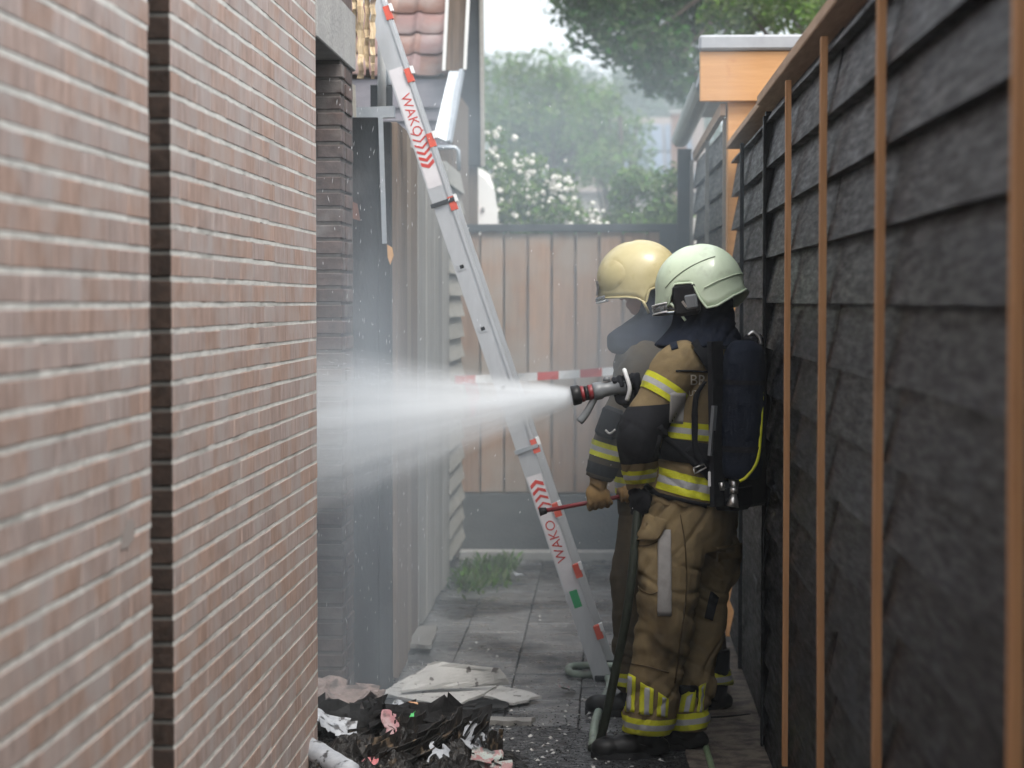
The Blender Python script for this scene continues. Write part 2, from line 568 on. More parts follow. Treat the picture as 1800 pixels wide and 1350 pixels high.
# lintel and the brick above
bm = BM()
box(bm, XW - 0.24, XW + 0.004, 7.473, 8.62, 2.63, 2.86, bevel=0.004)
tag(build('concrete_lintel', bm, M['concrete']), 'pale grey concrete lintel above the smoking doorway', 'lintel')
bm = BM()
box(bm, XW - 0.22, XW - 0.01, 7.473, 8.6, 2.864, 3.0)
tag(build('parapet_course', bm, M['brick_old']), 'brickwork course resting on the concrete lintel', 'wall')
# the room behind the doorway
room = thing('burnt_room', 'dark burnt room behind the smoking doorway', 'room', (-2.4, 7.8, 0))
bm = BM(); box(bm, -4.0, -3.9, 4.0, 9.0, -0.04, 3.0); build('back_wall', bm, M['charred'], room)
bm = BM(); box(bm, -3.9, XW - 0.63, 8.6, 8.7, -0.04, 3.0); build('side_wall', bm, M['charred'], room)
bm = BM(); box(bm, -3.9, XW - 0.61, 5.12, 5.2, -0.04, 3.0); build('side_wall', bm, M['charred'], room)
bm = BM(); box(bm, -4.0, XW, 1.5, 8.6, 3.004, 3.10); build('roof_deck', bm, M['charred'], room)

# ---- charred door standing open at right angles to the wall
t = thing('charred_door', 'charred black door standing open beside the brick pier', 'door', at(650, 1225, 9.0))
p00, p10 = at(604, 1222, 9.0), at(690, 1222, 9.0)
zt = at(604, 207, 9.0).z
bm = BM(); box(bm, p00.x, p10.x - 0.055, 8.98, 9.02, 0.01, zt, bevel=0.003); build('door_leaf', bm, M['charred'], t)
bm = BM(); box(bm, p10.x - 0.053, p10.x, 8.97, 9.03, 0.0, zt - 0.02, bevel=0.003); build('door_stile', bm, M['charred'], t)
bm = BM(); bar(bm, at(669, 205, 8.95), at(676, 428, 8.95), 0.006, 0.02); build('edge_strip', bm, M['zinc'], t)
# splintered patches of fresh wood
bm = BM()
for (x, y, w, h, dy) in ((685, 446, 9, 32, 8.955),):
    a = [at(x - w * .5, y - h * .5, dy), at(x + w * .4, y - h * .35, dy), at(x + w * .7, y + h * .1, dy), at(x + w * .1, y + h * .6, dy), at(x - w * .4, y + h * .2, dy)]
    vs_ = [bm.verts.new(p) for p in a]
    vb = [bm.verts.new(p + Vector((0, 0.02, 0))) for p in a]
    bm.faces.new(vs_); bm.faces.new(vb[::-1])
    for k in range(5):
        bm.faces.new((vs_[k], vs_[(k + 1) % 5], vb[(k + 1) % 5], vb[k]))
M['fresh_wood'] = material('fresh_wood', (0.62, 0.36, 0.14), (0.45, 0.22, 0.08), 0.8, (40, 40, 8))
build('splinter', bm, M['fresh_wood'], t)
bm = BM()
quad_sheet(bm, (at(614, 352, 8.975), at(628, 358, 8.975), at(633, 388, 8.975), at(620, 384, 8.975)), 2, 2, 0, 0.006)
M['rust'] = material('rust', (0.20, 0.09, 0.06), (0.11, 0.055, 0.045), 0.8, (40, 40, 20))
build('scorched_patch', bm, M['rust'], t)

# ---- timber shed on the left: vertical boards, then clapboards
shed = thing('timber_shed', 'weathered grey timber shed of upright boards along the left side of the alley', 'shed', (-0.98, 11.2, 0))
bm = BM(); box(bm, -3.2, -1.02, 9.1, 13.95, -0.04, 2.44); build('shed_body', bm, M['charred'], shed)
def yx(x, X): return F * X / (x - 1070)
XS = -0.95
edges = [688, 706, 722, 737, 744, 752, 759, 766, 773, 780, 787, 793]
for k in range(len(edges) - 1):
    ya, yb = yx(edges[k], XS), yx(edges[k + 1], XS)
    if k < 3:
        mt = (M['brown_board'], M['tan_board'], M['brown_board'])[k]
        prot = (0.035, 0.01, 0.0)[k]
    else:
        mt, prot = M['grey_board'], 0.004 * (k % 2) + random.uniform(-0.002, 0.002)
    zt = 2.48 + random.uniform(-0.02, 0.02) - (0.05 if k == 2 else 0)
    bm = BM(); box(bm, -1.02, XS + prot - 0.01, ya + 0.004, yb - 0.004, random.uniform(0.01, 0.05), zt, bevel=0.003)
    build('board', bm, mt, shed)
bm = BM(); box(bm, -1.05, -1.021, 9.03, 9.10, 0, 2.45); build('corner_post', bm, M['brown_board'], shed)
# clapboards, each a sloped plank
zc = 0.12
while zc < 2.5:
    bm = BM()
    prof = [(-0.955, zc), (-0.985, zc + 0.138), (-1.005, zc + 0.138), (-0.985, zc)]
    ends = []
    for yy in (yx(793, XS) + 0.004, 13.95):
        ends.append([bm.verts.new((p[0] + random.uniform(-0.003, 0.003), yy, p[1])) for p in prof])
    for i in range(4):
        j = (i + 1) % 4
        bm.faces.new((ends[0][i], ends[0][j], ends[1][j], ends[1][i]))
    bm.faces.new(ends[0]); bm.faces.new(ends[1][::-1])
    build('clapboard', bm, M['pale_board'], shed)
    zc += 0.134
# gutter and downpipe at the top of the shed
bm = BM(); bar(bm, at(618, 200, 9.35), at(694, 197, 9.35), 0.05, 0.05); build('gutter', bm, M['zinc'], shed)
bm = BM(); tube(bm, [at(672, -40, 9.5), at(671, 192, 9.5)], 0.02, 10); build('downpipe', bm, M['white_plastic'], shed, True)
bm = BM(); tube(bm, [at(683, 60, 9.6), at(683, 192, 9.6)], 0.012, 8); build('downpipe', bm, M['zinc'], shed, True)
bm = BM(); box(bm, at(652, 190, 9.55).x, at(690, 190, 9.55).x, 9.53, 9.56, at(652, 190, 9.55).z, at(652, 150, 9.55).z); build('gutter_box', bm, M['dark_rail'], shed)
bm = BM(); quad_sheet(bm, (at(605, 137, 9.2), at(624, 150, 9.2), at(626, 206, 9.2), at(622, 206, 9.2)), 1, 1, 0, 0.02); build('cut_rafter', bm, M['pale_board'], shed)
pth = [at(764, 259, 12.85), at(800, 259, 12.85), at(806, 265, 12.85), at(807, 300, 12.86)]
bm = BM(); tube(bm, pth, 0.012, 8); build('bent_pipe', bm, M['zinc'], shed, True)

# torn planks hanging beside the lintel
hang = thing('torn_plank', 'torn yellowish plank hanging down beside the lintel', 'plank', at(635, 140, 8.75))
rnd = random.Random(4)
for k, (xa, xb, yb) in enumerate(((618, 627, 118), (628, 640, 138), (641, 650, 136), (651, 660, 139))):
    bm = BM()
    pts = []
    a, b_ = at(xa, -60, 8.75), at(xb, -60, 8.75)
    n = 14
    g = []
    for i in range(n + 1):
        s = i / n
        yy = -60 + (yb + 60) * s
        w = 1 if s < 0.7 else 1 - (s - 0.7) * 2.0 * rnd.random()
        cx = (xa + xb) / 2 + rnd.uniform(-1.5, 1.5)
        hw = (xb - xa) / 2 * w + rnd.uniform(-1, 0.6)
        dy = 8.75 + rnd.uniform(-0.012, 0.012) - 0.02 * (k % 2)
        g.append([bm.verts.new(at(cx - hw, yy, dy)), bm.verts.new(at(cx + hw, yy, dy)), bm.verts.new(at(cx + hw, yy, dy + 0.03)), bm.verts.new(at(cx - hw, yy, dy + 0.03))])
    for i in range(n):
        for c in range(4):
            d = (c + 1) % 4
            bm.faces.new((g[i][c], g[i][d], g[i + 1][d], g[i + 1][c]))
    bm.faces.new(g[0]); bm.faces.new(g[-1][::-1])
    build('splinter', bm, M['torn_wood'], hang)
bm = BM()
for (xa, xb) in ((597, 606), (607, 617)):
    a, b_ = at(xa, 205 if xa < 600 else 112, 8.85), at(xb, -60, 8.85)
    box(bm, a.x, b_.x, 8.83, 8.87, a.z, b_.z)
M['blue_board'] = material('blue_board', (0.13, 0.15, 0.17), (0.08, 0.092, 0.105), 0.8, (30, 30, 4))
tag(build('burnt_boarding', bm, M['blue_board']), 'dark blue-grey burnt boarding at the far end of the lintel', 'boarding')

# ---- outbuilding with a tiled roof behind the shed
out = thing('tiled_outbuilding', 'outbuilding with an orange pan-tiled roof behind the ladder', 'outbuilding', at(720, 135, 13.4))
TW = 0.185
def tile_mesh():
    b = BM()
    n = 16
    g = []
    for j, (v, dz) in enumerate(((0.0, 0.022), (0.26, 0.0))):
        for under in (0, 1):
            row = []
            for i in range(n + 1):
                u = i / n
                h = 0.020 * math.exp(-((u - 0.80) / 0.12) ** 2) - 0.004 * math.sin(u * math.pi)
                row.append(b.verts.new((u * TW * 1.05, v, h + dz - under * 0.014)))
            g.append(row)
    for i in range(n):
        b.faces.new((g[0][i], g[0][i + 1], g[2][i + 1], g[2][i]))
        b.faces.new((g[1][i], g[3][i], g[3][i + 1], g[1][i + 1]))
        b.faces.new((g[0][i], g[1][i], g[1][i + 1], g[0][i + 1]))
    bmesh.ops.recalc_face_normals(b, faces=b.faces)
    me = bpy.data.meshes.new('roof_tile'); b.to_mesh(me); b.free()
    me.materials.append(M['tile'])
    me.polygons.foreach_set('use_smooth', [True] * len(me.polygons))
    return me
tm = tile_mesh()
e0 = at(785, 135, 13.4)
for r in range(7):
    for c in range(6):
        o = link('roof_tile', tm, None, out)
        o.location = (e0.x - (c + 1) * TW, 13.4 + r * 0.152, e0.z + r * 0.152 + random.uniform(-0.003, 0.003))
        o.rotation_euler = (math.radians(45 + random.uniform(-1, 1)), 0, 0)
bm = BM(); quad_sheet(bm, ((e0.x - 1.2, 13.45, e0.z - 0.03), (e0.x, 13.45, e0.z - 0.03), (e0.x, 14.75, e0.z + 1.27), (e0.x - 1.2, 14.75, e0.z + 1.27)), 1, 1, 0, 0.02)
build('roof_deck', bm, M['brown_board'], out)
bm = BM(); z0 = at(700, 262, 13.44).z; box(bm, e0.x - 1.2, e0.x + 0.02, 13.42, 13.50, z0, e0.z - 0.012); build('lead_apron', bm, M['lead'], out)
for k in range(3):
    zz = z0 + 0.09 + k * 0.085
    bm = BM(); box(bm, e0.x - 0.4, e0.x - 0.02, 13.40, 13.418, zz, zz + 0.02); build('apron_fold', bm, M['lead'], out)
bm = BM(); a = at(781, 124, 13.3); b_ = at(818, -60, 13.3)
quad_sheet(bm, (at(779, 124, 13.3), at(814, 124, 13.3), at(822, -60, 13.3), at(788, -60, 13.3)), 1, 1, 0, -0.04); build('verge_board', bm, M['brown_board'], out)
bm = BM(); bar(bm, at(817, 122, 13.25), at(826, -60, 13.25), 0.018, 0.02); build('verge_trim', bm, M['white_plastic'], out)
bm = BM(); bar(bm, at(780, 124, 13.25), at(789, -60, 13.25), 0.010, 0.02); build('verge_trim', bm, M['white_plastic'], out)
bm = BM(); quad_sheet(bm, (at(790, 125, 13.25), at(808, 125, 13.25), at(789, 250, 13.0), at(763, 238, 13.0)), 1, 1, 0, 0.02); build('zinc_flashing', bm, M['zinc'], out)
bm = BM(); bar(bm, at(812, 124, 13.2), at(790, 250, 12.98), 0.022, 0.04); build('flashing_edge', bm, M['zinc'], out)
bm = BM(); box(bm, -3.2, e0.x, 13.95, 15.5, -0.04, e0.z); build('outbuilding_body', bm, M['brown_board'], out)

# dark timber corner of the house beyond
hc = thing('dark_house_corner', 'dark timber house corner with a pale edge board behind the tiled roof', 'house', at(835, 290, 15.6))
za, zb = at(835, 292, 15.6).z, at(835, -420, 15.6).z
bm = BM(); box(bm, -3.4, at(846, 0, 15.6).x, 15.6, 15.78, za, zb); build('upper_wall', bm, M['dark_rail'], hc)
bm = BM(); box(bm, -3.4, at(838, 0, 15.6).x, 15.64, 15.76, -0.04, za - 0.003); build('lower_wall', bm, M['brown_board'], hc)
bm = BM(); bar(bm, at(843, -420, 15.58), at(849, 292, 15.58), 0.035, 0.03); build('edge_board', bm, M['pale_board'], hc)

# ---- fence across the end of the alley
ef = thing('end_fence', 'brown upright-board fence with a dark top rail across the alley end', 'fence', (-0.25, 14.4, 0))
YE = 14.4
bm = BM(); box(bm, -1.0, 0.50, YE - 0.03, YE + 0.05, -0.04, at(900, 868, YE).z, bevel=0.004); build('plinth', bm, M['plinth'], ef)
xb = 804
k = 0
rnd = random.Random(2)
while xb < 1185:
    a, c = at(xb, 862, YE), at(xb + 38, 408, YE)
    bm = BM()
    dz = rnd.uniform(-0.01, 0.01)
    box(bm, a.x, c.x, YE - 0.01, YE + 0.012, at(900, 866, YE).z + 0.004, c.z + dz, bevel=0.003)
    build('fence_board', bm, M['fence_wood'], ef)
    xb += 41.8
for yy in (455, 650, 820):
    z = at(900, yy, YE).z
    bm = BM(); box(bm, -1.0, 0.5, YE + 0.014, YE + 0.05, z - 0.055, z + 0.055); build('back_rail', bm, M['fence_wood'], ef)
for x0 in (-0.98, -0.45, 0.08):
    bm = BM(); box(bm, x0, x0 + 0.5, YE + 0.055, YE + 0.075, 0.31, at(900, 412, YE).z); build('back_board', bm, M['fence_wood'], ef)
z = at(900, 401, YE).z
bm = BM(); box(bm, -1.0, 0.52, YE - 0.04, YE + 0.02, z - 0.026, z + 0.026, bevel=0.003); build('top_rail', bm, M['dark_rail'], ef)
bm = BM(); box(bm, at(1160, 0, YE).x, at(1192, 0, YE).x, YE - 0.06, YE - 0.041, 0.3, z); build('end_panel', bm, M['dark_rail'], ef)

# ---- black overlapping-board fence on the right
def board_fence(label, X, y0, y1, ztop, z_edges, splits, seed):
    t = thing('board_fence', label, 'fence', (X, (y0 + y1) / 2, 0))
    rnd = random.Random(seed)
    bm = BM(); box(bm, X + 0.050, X + 0.080, y0, y1, 0.0, ztop - 0.01); build('backing', bm, M['black'], t)
    for z in z_edges:
        ys = [y0] + [s + rnd.uniform(-0.01, 0.01) for s in splits] + [y1]
        for q in range(len(ys) - 1):
            a, c = ys[q] + 0.002, ys[q + 1] - 0.002
            n = max(4, int((c - a) / 0.12))
            bm = BM()
            ph = rnd.uniform(0, 50)
            top = min(z + 0.185, ztop - 0.01)
            g = []
            tilt = rnd.uniform(-0.004, 0.004)
            for i in range(n + 1):
                yy = a + (c - a) * i / n
                w = 0.003 * noise.noise(Vector((ph, yy * 1.1, 0))) + 0.0006 * noise.noise(Vector((ph, yy * 6, 3)))
                wob = 0.0012 * noise.noise(Vector((ph + 9, yy * 2.2, 1)))
                g.append([bm.verts.new((X + 0.000 + wob, yy, z + w)), bm.verts.new((X + 0.003 + wob, yy, z + 0.012 + w)),
                          bm.verts.new((X + 0.036 + wob * 0.5 + tilt, yy, top)), bm.verts.new((X + 0.046, yy, top)), bm.verts.new((X + 0.030, yy, z + w))])
            for i in range(n):
                for k in range(5):
                    j = (k + 1) % 5
                    bm.faces.new((g[i][k], g[i][j], g[i + 1][j], g[i + 1][k]))
            bm.faces.new(g[0][::-1]); bm.faces.new(g[-1])
            build('board', bm, M['black_board'], t)
    return t
XF = 0.585
fz = [0.01 + k * 0.1675 for k in range(15)]
fence = board_fence('near black board fence with orange upright battens on the right', XF, -2.5, 7.93, 2.425, fz, (1.4, 5.62), 11)
rnd = random.Random(5)
for k, yb in enumerate((2.985, 4.50, 5.70, 6.82)):
    bm = BM()
    n = 16
    g = []
    zlo = (0.02, 0.02, 0.02, 0.18)[k]
    for i in range(n + 1):
        z = zlo + (2.40 - zlo) * i / n
        dx = 0.0035 * noise.noise(Vector((k * 7, z * 1.3, 0)))
        dy = 0.006 * noise.noise(Vector((k * 7, z * 0.9, 5)))
        g.append([bm.verts.new((XF - 0.018 + dx, yb + dy, z)), bm.verts.new((XF - 0.0005 + dx, yb + dy, z)), bm.verts.new((XF - 0.0005 + dx, yb + 0.034 + dy, z)), bm.verts.new((XF - 0.018 + dx, yb + 0.034 + dy, z))])
    for i in range(n):
        for c in range(4):
            d = (c + 1) % 4
            bm.faces.new((g[i][c], g[i][d], g[i + 1][d], g[i + 1][c]))
    bm.faces.new(g[0]); bm.faces.new(g[-1][::-1])
    build('batten', bm, M['batten'], fence)
bm = BM(); box(bm, XF - 0.012, XF - 0.0005, 7.885, 7.93, 0.0, 2.38, bevel=0.002); build('end_post', bm, M['black_board'], fence)
bm = BM(); box(bm, XF + 0.001, XF + 0.12, 7.932, 7.99, 0.0, 2.40); build('end_post', bm, M['black_board'], fence)
# cap board in two lengths
for a, c in ((-2.5, 5.1), (5.104, 7.98)):
    bm = BM(); box(bm, XF - 0.03, XF + 0.13, a, c, 2.426, 2.462, bevel=0.003); build('cap_board', bm, M['cap_wood'], fence)

fz2 = [0.03 + k * 0.1675 for k in range(15)]
fence2 = board_fence('farther black board fence behind the firefighters, paler with smoke', 0.605, 8.0, 10.52, 2.44, fz2, (), 12)
for yb, mt in ((9.5, 'black_board'),):
    bm = BM(); box(bm, 0.587, 0.6045, yb, yb + 0.03, 0.03, 2.40, bevel=0.002); build('batten', bm, M[mt], fence2)
bm = BM(); box(bm, 0.58, 0.72, 8.0, 10.52, 2.445, 2.475, bevel=0.003); build('cap_board', bm, M['cap_wood'], fence2)

# ---- open shed with an orange fascia beyond the fence
car = thing('garden_shed', 'garden shed with an orange timber fascia and grey roof edge', 'shed', (1.2, 10.6, 0))
YC = 10.55
a, c = at(1230, 178, YC), at(1620, 88, YC)
bm = BM(); box(bm, a.x, c.x, YC, YC + 0.045, a.z, c.z, bevel=0.004); build('fascia', bm, M['orange_wood'], car)
r = at(1230, 62, YC).z
bm = BM(); box(bm, a.x - 0.005, c.x, YC - 0.025, YC + 0.06, c.z + 0.003, r, bevel=0.012); build('roof_trim', bm, M['grey_roof'], car)
p0, p1 = at(1278, 200, YC), at(1330, 200, YC)
bm = BM(); box(bm, 0.592, p1.x, YC + 0.05, YC + 0.19, 0, a.z + 0.1, bevel=0.004); build('post', bm, M['orange_wood'], car)
bm = BM(); box(bm, a.x + 0.05, c.x, YC + 0.07, 14.1, c.z - 0.02, c.z + 0.02); build('roof_deck', bm, M['grey_roof'], car)
# side wall of that shed with overlapping boards and battens
XC = 0.605
def xc(yy): return -0.05 * (yy - 10.32) / 3.73
z = 0.03
top = 2.62
while z < top - 0.05:
    bm = BM()
    tz = min(z + 0.185, top)
    pr = [(XC, z), (XC + 0.03, tz), (XC + 0.042, tz), (XC + 0.024, z)]
    e = [[bm.verts.new((p[0] + xc(yy) + random.uniform(-.002, .002), yy, p[1])) for p in pr] for yy in (10.78, 14.05)]
    for i in range(4):
        j = (i + 1) % 4
        bm.faces.new((e[0][i], e[0][j], e[1][j], e[1][i]))
    bm.faces.new(e[0]); bm.faces.new(e[1][::-1])
    build('board', bm, M['black_board'], car)
    z += 0.172
for yb in (10.76, 12.25, 13.95):
    bm = BM(); box(bm, XC + xc(yb) - 0.022, XC + xc(yb) - 0.001, yb, yb + 0.04, 0.02, top); build('batten', bm, M['pale_board'], car)
bm = BM(); box(bm, XC - 0.05, XC - 0.022, 10.62, 14.1, top + 0.003, top + 0.06); build('eave_board', bm, M['cap_wood'], car)
# half-round gutter along the eave
gx, gz = at(1230, 150, 10.6).x, at(1230, 150, 10.6).z
bm = BM()
n = 8
for r_ in (0.062, 0.056):
    rows = []
    for yy in (10.62, 14.3):
        rows.append([bm.verts.new((gx + 0.03 + r_ * math.cos(math.pi + math.pi * i / n), yy, gz + 0.02 + r_ * math.sin(math.pi + math.pi * i / n))) for i in range(n + 1)])
    for i in range(n):
        bm.faces.new((rows[0][i], rows[0][i + 1], rows[1][i + 1], rows[1][i]))
M['gutter_green'] = material('gutter_green', (0.30, 0.34, 0.31), (0.22, 0.26, 0.24), 0.4, (8, 8, 8))
build('gutter', bm, M['gutter_green'], car)
bm = BM(); box(bm, at(1192, 0, 14.15).x, at(1216, 0, 14.15).x, 14.12, 14.22, 0, at(1200, 262, 14.15).z); build('end_post', bm, M['dark_rail'], car)

# black slurry of ash and water over the nearest paving
bm = BM()
g = []
for i in range(29):
    row = []
    for j in range(25):
        x = -1.03 + 1.62 * i / 28
        yfar = 8.25 + 0.55 * noise.noise(Vector((x * 2.1, 4, 0))) + 0.25 * noise.noise(Vector((x * 7, 9, 0)))
        y = 6.0 + (yfar - 6.0) * j / 24
        row.append(bm.verts.new((x, y, (0.0055 + 0.006 * max(0, noise.noise(Vector((x * 9, y * 9, 0))))) * (1 if j < 23 else (0.9 if j == 23 else 0.3)))))
    g.append(row)
for i in range(28):
    for j in range(24):
        bm.faces.new((g[i][j], g[i + 1][j], g[i + 1][j + 1], g[i][j + 1]))
M['wet_ash'] = material('wet_ash', (0.030, 0.031, 0.034), (0.012, 0.012, 0.013), 0.5, (30, 30, 30), 8, (0.3, 0.7), 0, 1.0, bump_scale=60, c3=(0.16, 0.17, 0.18), c3_scale=70, c3_range=(0.60, 0.72), rough_var=0.3)
o = build('ash_slurry', bm, M['wet_ash'], None, True)
tag(o, 'black slurry of ash and water on the paving around the burnt heap', 'ash', kind='stuff')

# strip of trodden sand along the right fence
bm = BM()
n = 30
l0, l1 = [], []
for i in range(n + 1):
    yy = 5.0 + (10.2 - 5.0) * i / n
    w = 0.30 + 0.05 * noise.noise(Vector((yy * 2, 1, 0)))
    l0.append(bm.verts.new((w, yy, 0.014))); l1.append(bm.verts.new((0.66, yy, 0.018 + 0.006 * random.random())))
for i in range(n):
    bm.faces.new((l0[i], l1[i], l1[i + 1], l0[i + 1]))
struct(build('sand_strip', bm, M['sand']))

# ================================================================== BACKGROUND
def leaf_material(name, c1, c2):
    m = material(name, c1, c2, 0.6, (2.5, 2.5, 2.5), 3, (0.35, 0.65), 0.25, hue=0.02, spec=0.15)
    nt = m.node_tree
    b = nt.nodes['Principled BSDF']
    tr = N(nt, 'ShaderNodeBsdfTranslucent')
    ms = N(nt, 'ShaderNodeMixShader')
    ms.inputs[0].default_value = 0.35
    src = b.inputs['Base Color'].links[0].from_socket
    nt.links.new(src, tr.inputs['Color'])
    nt.links.new(b.outputs[0], ms.inputs[1])
    nt.links.new(tr.outputs[0], ms.inputs[2])
    nt.links.new(ms.outputs[0], nt.nodes['Material Output'].inputs['Surface'])
    return m
M['leaf_mid'] = leaf_material('leaf_mid', (0.15, 0.235, 0.065), (0.09, 0.15, 0.042))
M['leaf_dark'] = leaf_material('leaf_dark', (0.068, 0.135, 0.040), (0.038, 0.082, 0.026))
M['leaf_bright'] = leaf_material('leaf_bright', (0.15, 0.23, 0.05), (0.09, 0.15, 0.035))
M['leaf_far'] = leaf_material('leaf_far', (0.075, 0.12, 0.06), (0.05, 0.085, 0.04))
M['petal'] = material('petal', (0.80, 0.78, 0.72), (0.72, 0.70, 0.64), 0.6, (9, 9, 9), rnd=0.05)
M['bark'] = material('bark', (0.10, 0.08, 0.06), (0.05, 0.04, 0.03), 0.9, (12, 12, 3), bump=0.6)

def leaves(name, clumps, per, size, mat, parent, seed):
    """leaf quads spread through uneven clumps (centre, radius)"""
    rnd = random.Random(seed)
    V, Fc = [], []
    for c, r in clumps:
        c = Vector(c)
        for _ in range(int(per * r * r)):
            d = Vector((rnd.gauss(0, 1), rnd.gauss(0, 1), rnd.gauss(0, 1))).normalized()
            rr = r * (rnd.random() ** 0.45)
            p = c + Vector((d.x * rr, d.y * rr, d.z * rr * 0.8))
            nrm = (d * 0.6 + Vector((rnd.gauss(0, .6), rnd.gauss(0, .6), rnd.gauss(0.4, .6)))).normalized()
            u, v = frame_of(nrm, Vector((rnd.gauss(0, 1), rnd.gauss(0, 1), rnd.gauss(0, 1))).normalized())
            s = size * rnd.uniform(0.6, 1.3)
            i = len(V)
            V += [p - u * s, p - v * s * 0.45 + nrm * s * .15, p + u * s, p + v * s * 0.45 + nrm * s * .15]
            Fc.append((i, i + 1, i + 2, i + 3))
    me = bpy.data.meshes.new(name)
    me.from_pydata(V, [], Fc)
    return link(name, me, mat, parent)

def tree(label, base, height, crown_c, crown_r, n, cr, per, size, mat, seed, name='tree', group='trees beyond the end fence'):
    rnd = random.Random(seed)
    base = Vector(base)
    t = thing(name, label, 'tree', base, group)
    cc = Vector(crown_c)
    cl = []
    for _ in range(n):
        d = Vector((rnd.gauss(0, 1), rnd.gauss(0, 1), rnd.gauss(0, 1))).normalized() * (rnd.random() ** 0.4)
        cl.append((cc + Vector((d.x * crown_r[0], d.y * crown_r[1], d.z * crown_r[2])), cr * rnd.uniform(0.6, 1.25)))
    bm = BM()
    top = cc + Vector((0, 0, crown_r[2] * 0.5))
    tube(bm, spline([base, base * 0.6 + cc * 0.4 + Vector((0.1, 0, -crown_r[2] * 0.3)), top], 4), [height * 0.028 * (1 - 0.09 * k) for k in range(9)], 8)
    for c, r in cl[::2]:
        s = rnd.uniform(0.35, 0.8)
        st = base.lerp(top, s)
        mid = st.lerp(Vector(c), 0.5) + Vector((0, 0, 0.12 * r))
        tube(bm, [st, mid, c], [height * 0.01, height * 0.006, height * 0.002], 5)
    build('trunk', bm, M['bark'], t)
    leaves('crown', cl, per, size, mat, t, seed + 1)
    return t

c = at(965, 225, 34)
tree('pale feathery garden tree in the middle beyond the fence', (c.x, 34, 0), 5.5, (c.x, 34, c.z), (1.2, 1.1, 1.05), 34, 0.5, 1500, 0.055, M['leaf_mid'], 21, 'garden_tree')
c = at(1090, 250, 30)
tree('lower leafy tree beside the grey house roof', (c.x, 30, 0), 4, (c.x, 30, c.z), (0.7, 0.8, 0.75), 16, 0.4, 1500, 0.05, M['leaf_mid'], 25, 'garden_tree')
for k, (x, y, Y, rx, rz, lab) in enumerate(((885, 175, 62, 1.6, 1.4, 'hazy rounded tree far behind on the left beside the house corner'),
                                           (1060, 190, 66, 2.2, 1.3, 'hazy wide tree far behind the middle garden tree'),
                                           (1180, 200, 64, 1.9, 1.5, 'hazy tree far behind the open shed gutter'))):
    c = at(x, y, Y)
    tree(lab, (c.x, Y, 0), 8, (c.x, Y, c.z), (rx, rx, rz), 22, 0.8, 420, 0.10, M['leaf_far'], 40 + k, 'distant_tree', 'hazy trees in the distance')
# dark tree reaching in from the right above the shed
t = thing('overhanging_tree', 'dark leafy tree overhanging from the right above the orange fascia', 'tree', (4.4, 22, 0))
rnd = random.Random(9)
cl = []
for (x, y, r) in ((1010, 5, .34), (1050, -20, .5), (1040, 55, .30), (1100, 20, .5), (1130, 70, .45), (1170, 10, .6), (1075, 85, .25), (1185, 110, .42), (1150, 140, .28),
                  (1210, 60, .5), (1120, -50, .6), (1230, -20, .6), (1215, 140, .3), (1280, -60, .7), (1340, -40, .7), (1400, -70, .8), (1490, -80, .9), (1200, 165, .2), (1160, 120, .3), (1045, 20, .3), (1110, 95, .2)):
    p = at(x, y, 22 + rnd.uniform(-0.8, 0.8))
    cl.append((p, r * 1.05))
bm = BM()
tube(bm, spline([(4.4, 22, 0), (4.2, 22, 2.6), (3.4, 22.1, 4.8), (2.2, 22, 6.2)], 5), [.26 - .012 * k for k in range(16)], 9)
for p, r in cl:
    tube(bm, [Vector((2.6, 22.05, 5.7)), Vector((2.0, 22, 5.2)).lerp(p, .5) + Vector((0, 0, .2)), p], [.05, .03, .01], 5)
build('trunk', bm, M['bark'], t)
leaves('crown', cl, 2600, 0.05, M['leaf_dark'], t, 10)
t = thing('bright_tree', 'bright green tree top just above the grey roof edge of the shed', 'tree', (2.6, 19, 0))
cl = [(at(x, y, 19 + rnd.uniform(-.4, .4)), r) for (x, y, r) in ((1270, 30, .26), (1310, 15, .3), (1350, 40, .26), (1395, 20, .3), (1430, 45, .2), (1300, 55, .2), (1440, 5, .3), (1290, -15, .28), (1370, -20, .3))]
bm = BM(); tube(bm, [(2.6, 19, 0), (2.3, 19, 2.5), (1.8, 19, 4.2)], [.1, .07, .03], 8)
for p, r in cl:
    tube(bm, [Vector((2.1, 19, 3.2)), p], [.03, .01], 5)
build('trunk', bm, M['bark'], t)
leaves('crown', cl, 3200, 0.04, M['leaf_bright'], t, 12)

# white flowering bush
t = thing('flowering_bush', 'bush full of white blossom behind the end fence', 'bush', at(930, 800, 17))
cl = []
spots = [(862, 240), (870, 285), (880, 330), (900, 300), (930, 290), (920, 340), (950, 350), (985, 320), (990, 345), (900, 375), (945, 385), (990, 370), (1020, 375), (860, 360), (1040, 395), (960, 320), (880, 390), (925, 400), (1000, 400)]
for x, y in spots:
    cl.append((at(x, y, 17 + rnd.uniform(-.25, .25)), .15))
    cl.append((at(x - 8, y + 60, 17 + rnd.uniform(-.2, .2)), .2))
bm = BM()
b0 = at(930, 900, 17); b0.z = 0
for p, r in cl[::3]:
    tube(bm, [b0, b0.lerp(p, .6) + Vector((0, 0, .1)), p], [.02, .012, .005], 5)
build('stem', bm, M['bark'], t)
leaves('foliage', cl, 6500, 0.03, M['leaf_bright'], t, 31)
V, Fc = [], []
